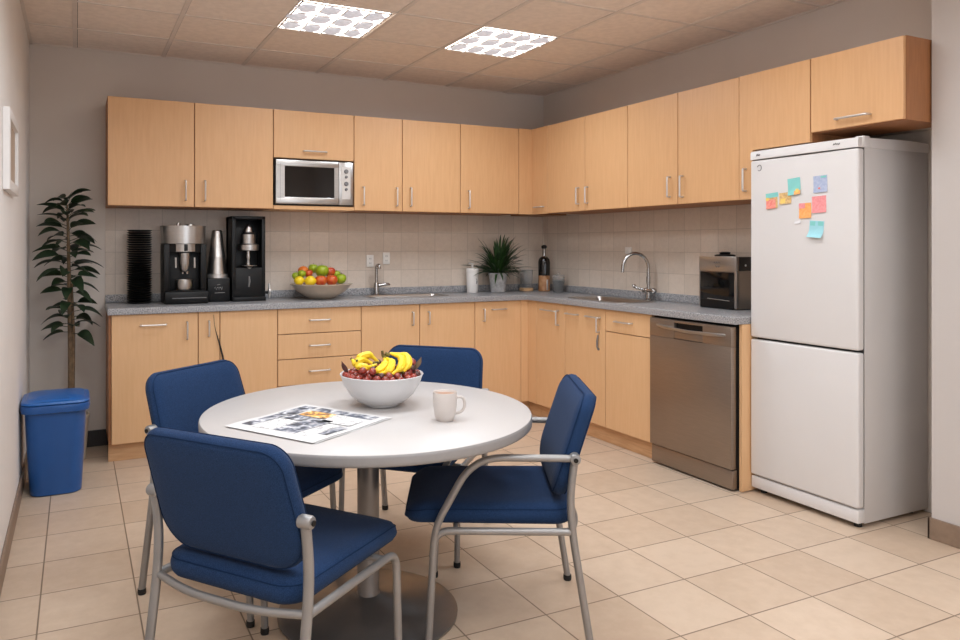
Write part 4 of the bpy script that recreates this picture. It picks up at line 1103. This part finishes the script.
t = thing('potted_tree', 'tall slim leafy plant in a cream pot behind the blue bin', 'plant', (-3.797, -0.285, 0))
obj('pot', B().lathe([(0.085, 0), (0.09, 0.004), (0.108, 0.262), (0.114, 0.265), (0.115, 0.290), (0.106, 0.290), (0.102, 0.262)], seg=32), 'pot_cream', t)
obj('soil', B().lathe([(0.103, 0.258), (0.103, 0.270), (0.001, 0.273)], seg=24), 'soil', t)
b = B().tube([(0.005, 0, 0.26), (0.002, 0, 0.7), (-0.006, 0, 1.1), (-0.012, 0, 1.45), (-0.018, 0, 1.62)], [0.019, 0.016, 0.012, 0.009, 0.005], 10)
b.tube([(0.012, -0.008, 0.26), (0.020, -0.01, 0.8), (0.010, -0.008, 1.12)], [0.012, 0.009, 0.005], 8)
obj('trunk', b, 'bark', t, smooth=60)
rnd = random.Random(7)
b = B()
def leaf(b, base, ang, length, rise, droop, width, petiole=0.04):
    d = Vector((cos(ang), sin(ang), 0)); side = Vector((-sin(ang), cos(ang), 0)); base = Vector(base)
    side = (side + Vector((0, 0, rnd.uniform(-0.9, 0.9)))).normalized()
    st = base + d * petiole + Vector((0, 0, rise * 0.35))
    b.tube([base, st], 0.0022, 5)
    R = []; n = 9
    for k in range(n + 1):
        u = k / n
        p = st + d * (length * u) + Vector((0, 0, rise * u - droop * u * u))
        w = width * (sin(pi * u ** 0.8) ** 0.8 if 0 < u < 1 else 0) + 0.0008
        cup = Vector((0, 0, w * 0.35))
        th = Vector((0, 0, 0.0012))
        R.append([p - side * w + cup, p - th, p + side * w + cup, p + th])
    b.rings(R)
def okay(a, base, reach):
    x = -3.797 + base[0] + cos(a) * reach; y = -0.285 + base[1] + sin(a) * reach
    return x > ROOM_X0 + 0.01 and y < -0.015 and x < -3.60
levels = []
z = 1.655
while z > 0.80:
    if 1.02 < z < 1.06: z -= 0.02; continue
    levels.append(z); z -= 0.0085 if z > 1.5 else 0.0105
for i, z in enumerate(levels):
    u = (z - 0.75) / 0.93
    a = i * 2.399 + rnd.uniform(-0.3, 0.3)
    base = (0.002 - 0.02 * u, 0, z)
    L_ = rnd.uniform(0.13, 0.185) if z > 1.1 else rnd.uniform(0.10, 0.145)
    if z > 1.6: L_ *= 0.85
    pet = 0.02 if z > 1.5 else rnd.uniform(0.03, 0.06)
    for tr in range(12):
        if okay(a, base, L_ + pet): break
        a += 0.55
        if tr > 6: L_ *= 0.85
    leaf(b, base, a, L_, rnd.uniform(0.04, 0.085) if z > 1.45 else rnd.uniform(0.0, 0.05), rnd.uniform(0.03, 0.085), rnd.uniform(0.026, 0.038), pet)
obj('foliage', b, 'leaf', t, smooth=60)

# ------------------------------------------------------------------ picture frame on the left wall
t = thing('picture_frame', 'white framed panel hanging on the left wall', 'picture', (ROOM_X0 + 0.001, -1.69, 1.77))
hy, hz = 0.265, 0.172
def rect(x, e): return [(x, -hy + e, -hz + e), (x, hy - e, -hz + e), (x, hy - e, hz - e), (x, -hy + e, hz - e)]
b = B().rings([rect(0, 0), rect(0.024, 0), rect(0.026, 0.003), rect(0.026, 0.042), rect(0.018, 0.046), rect(0.004, 0.046)], True, False)
obj('frame', b, 'frame_white', t)
obj('panel', B().box(0.004, 0.012, -hy + 0.046, hy - 0.046, -hz + 0.046, hz - 0.046), 'frame_panel', t)
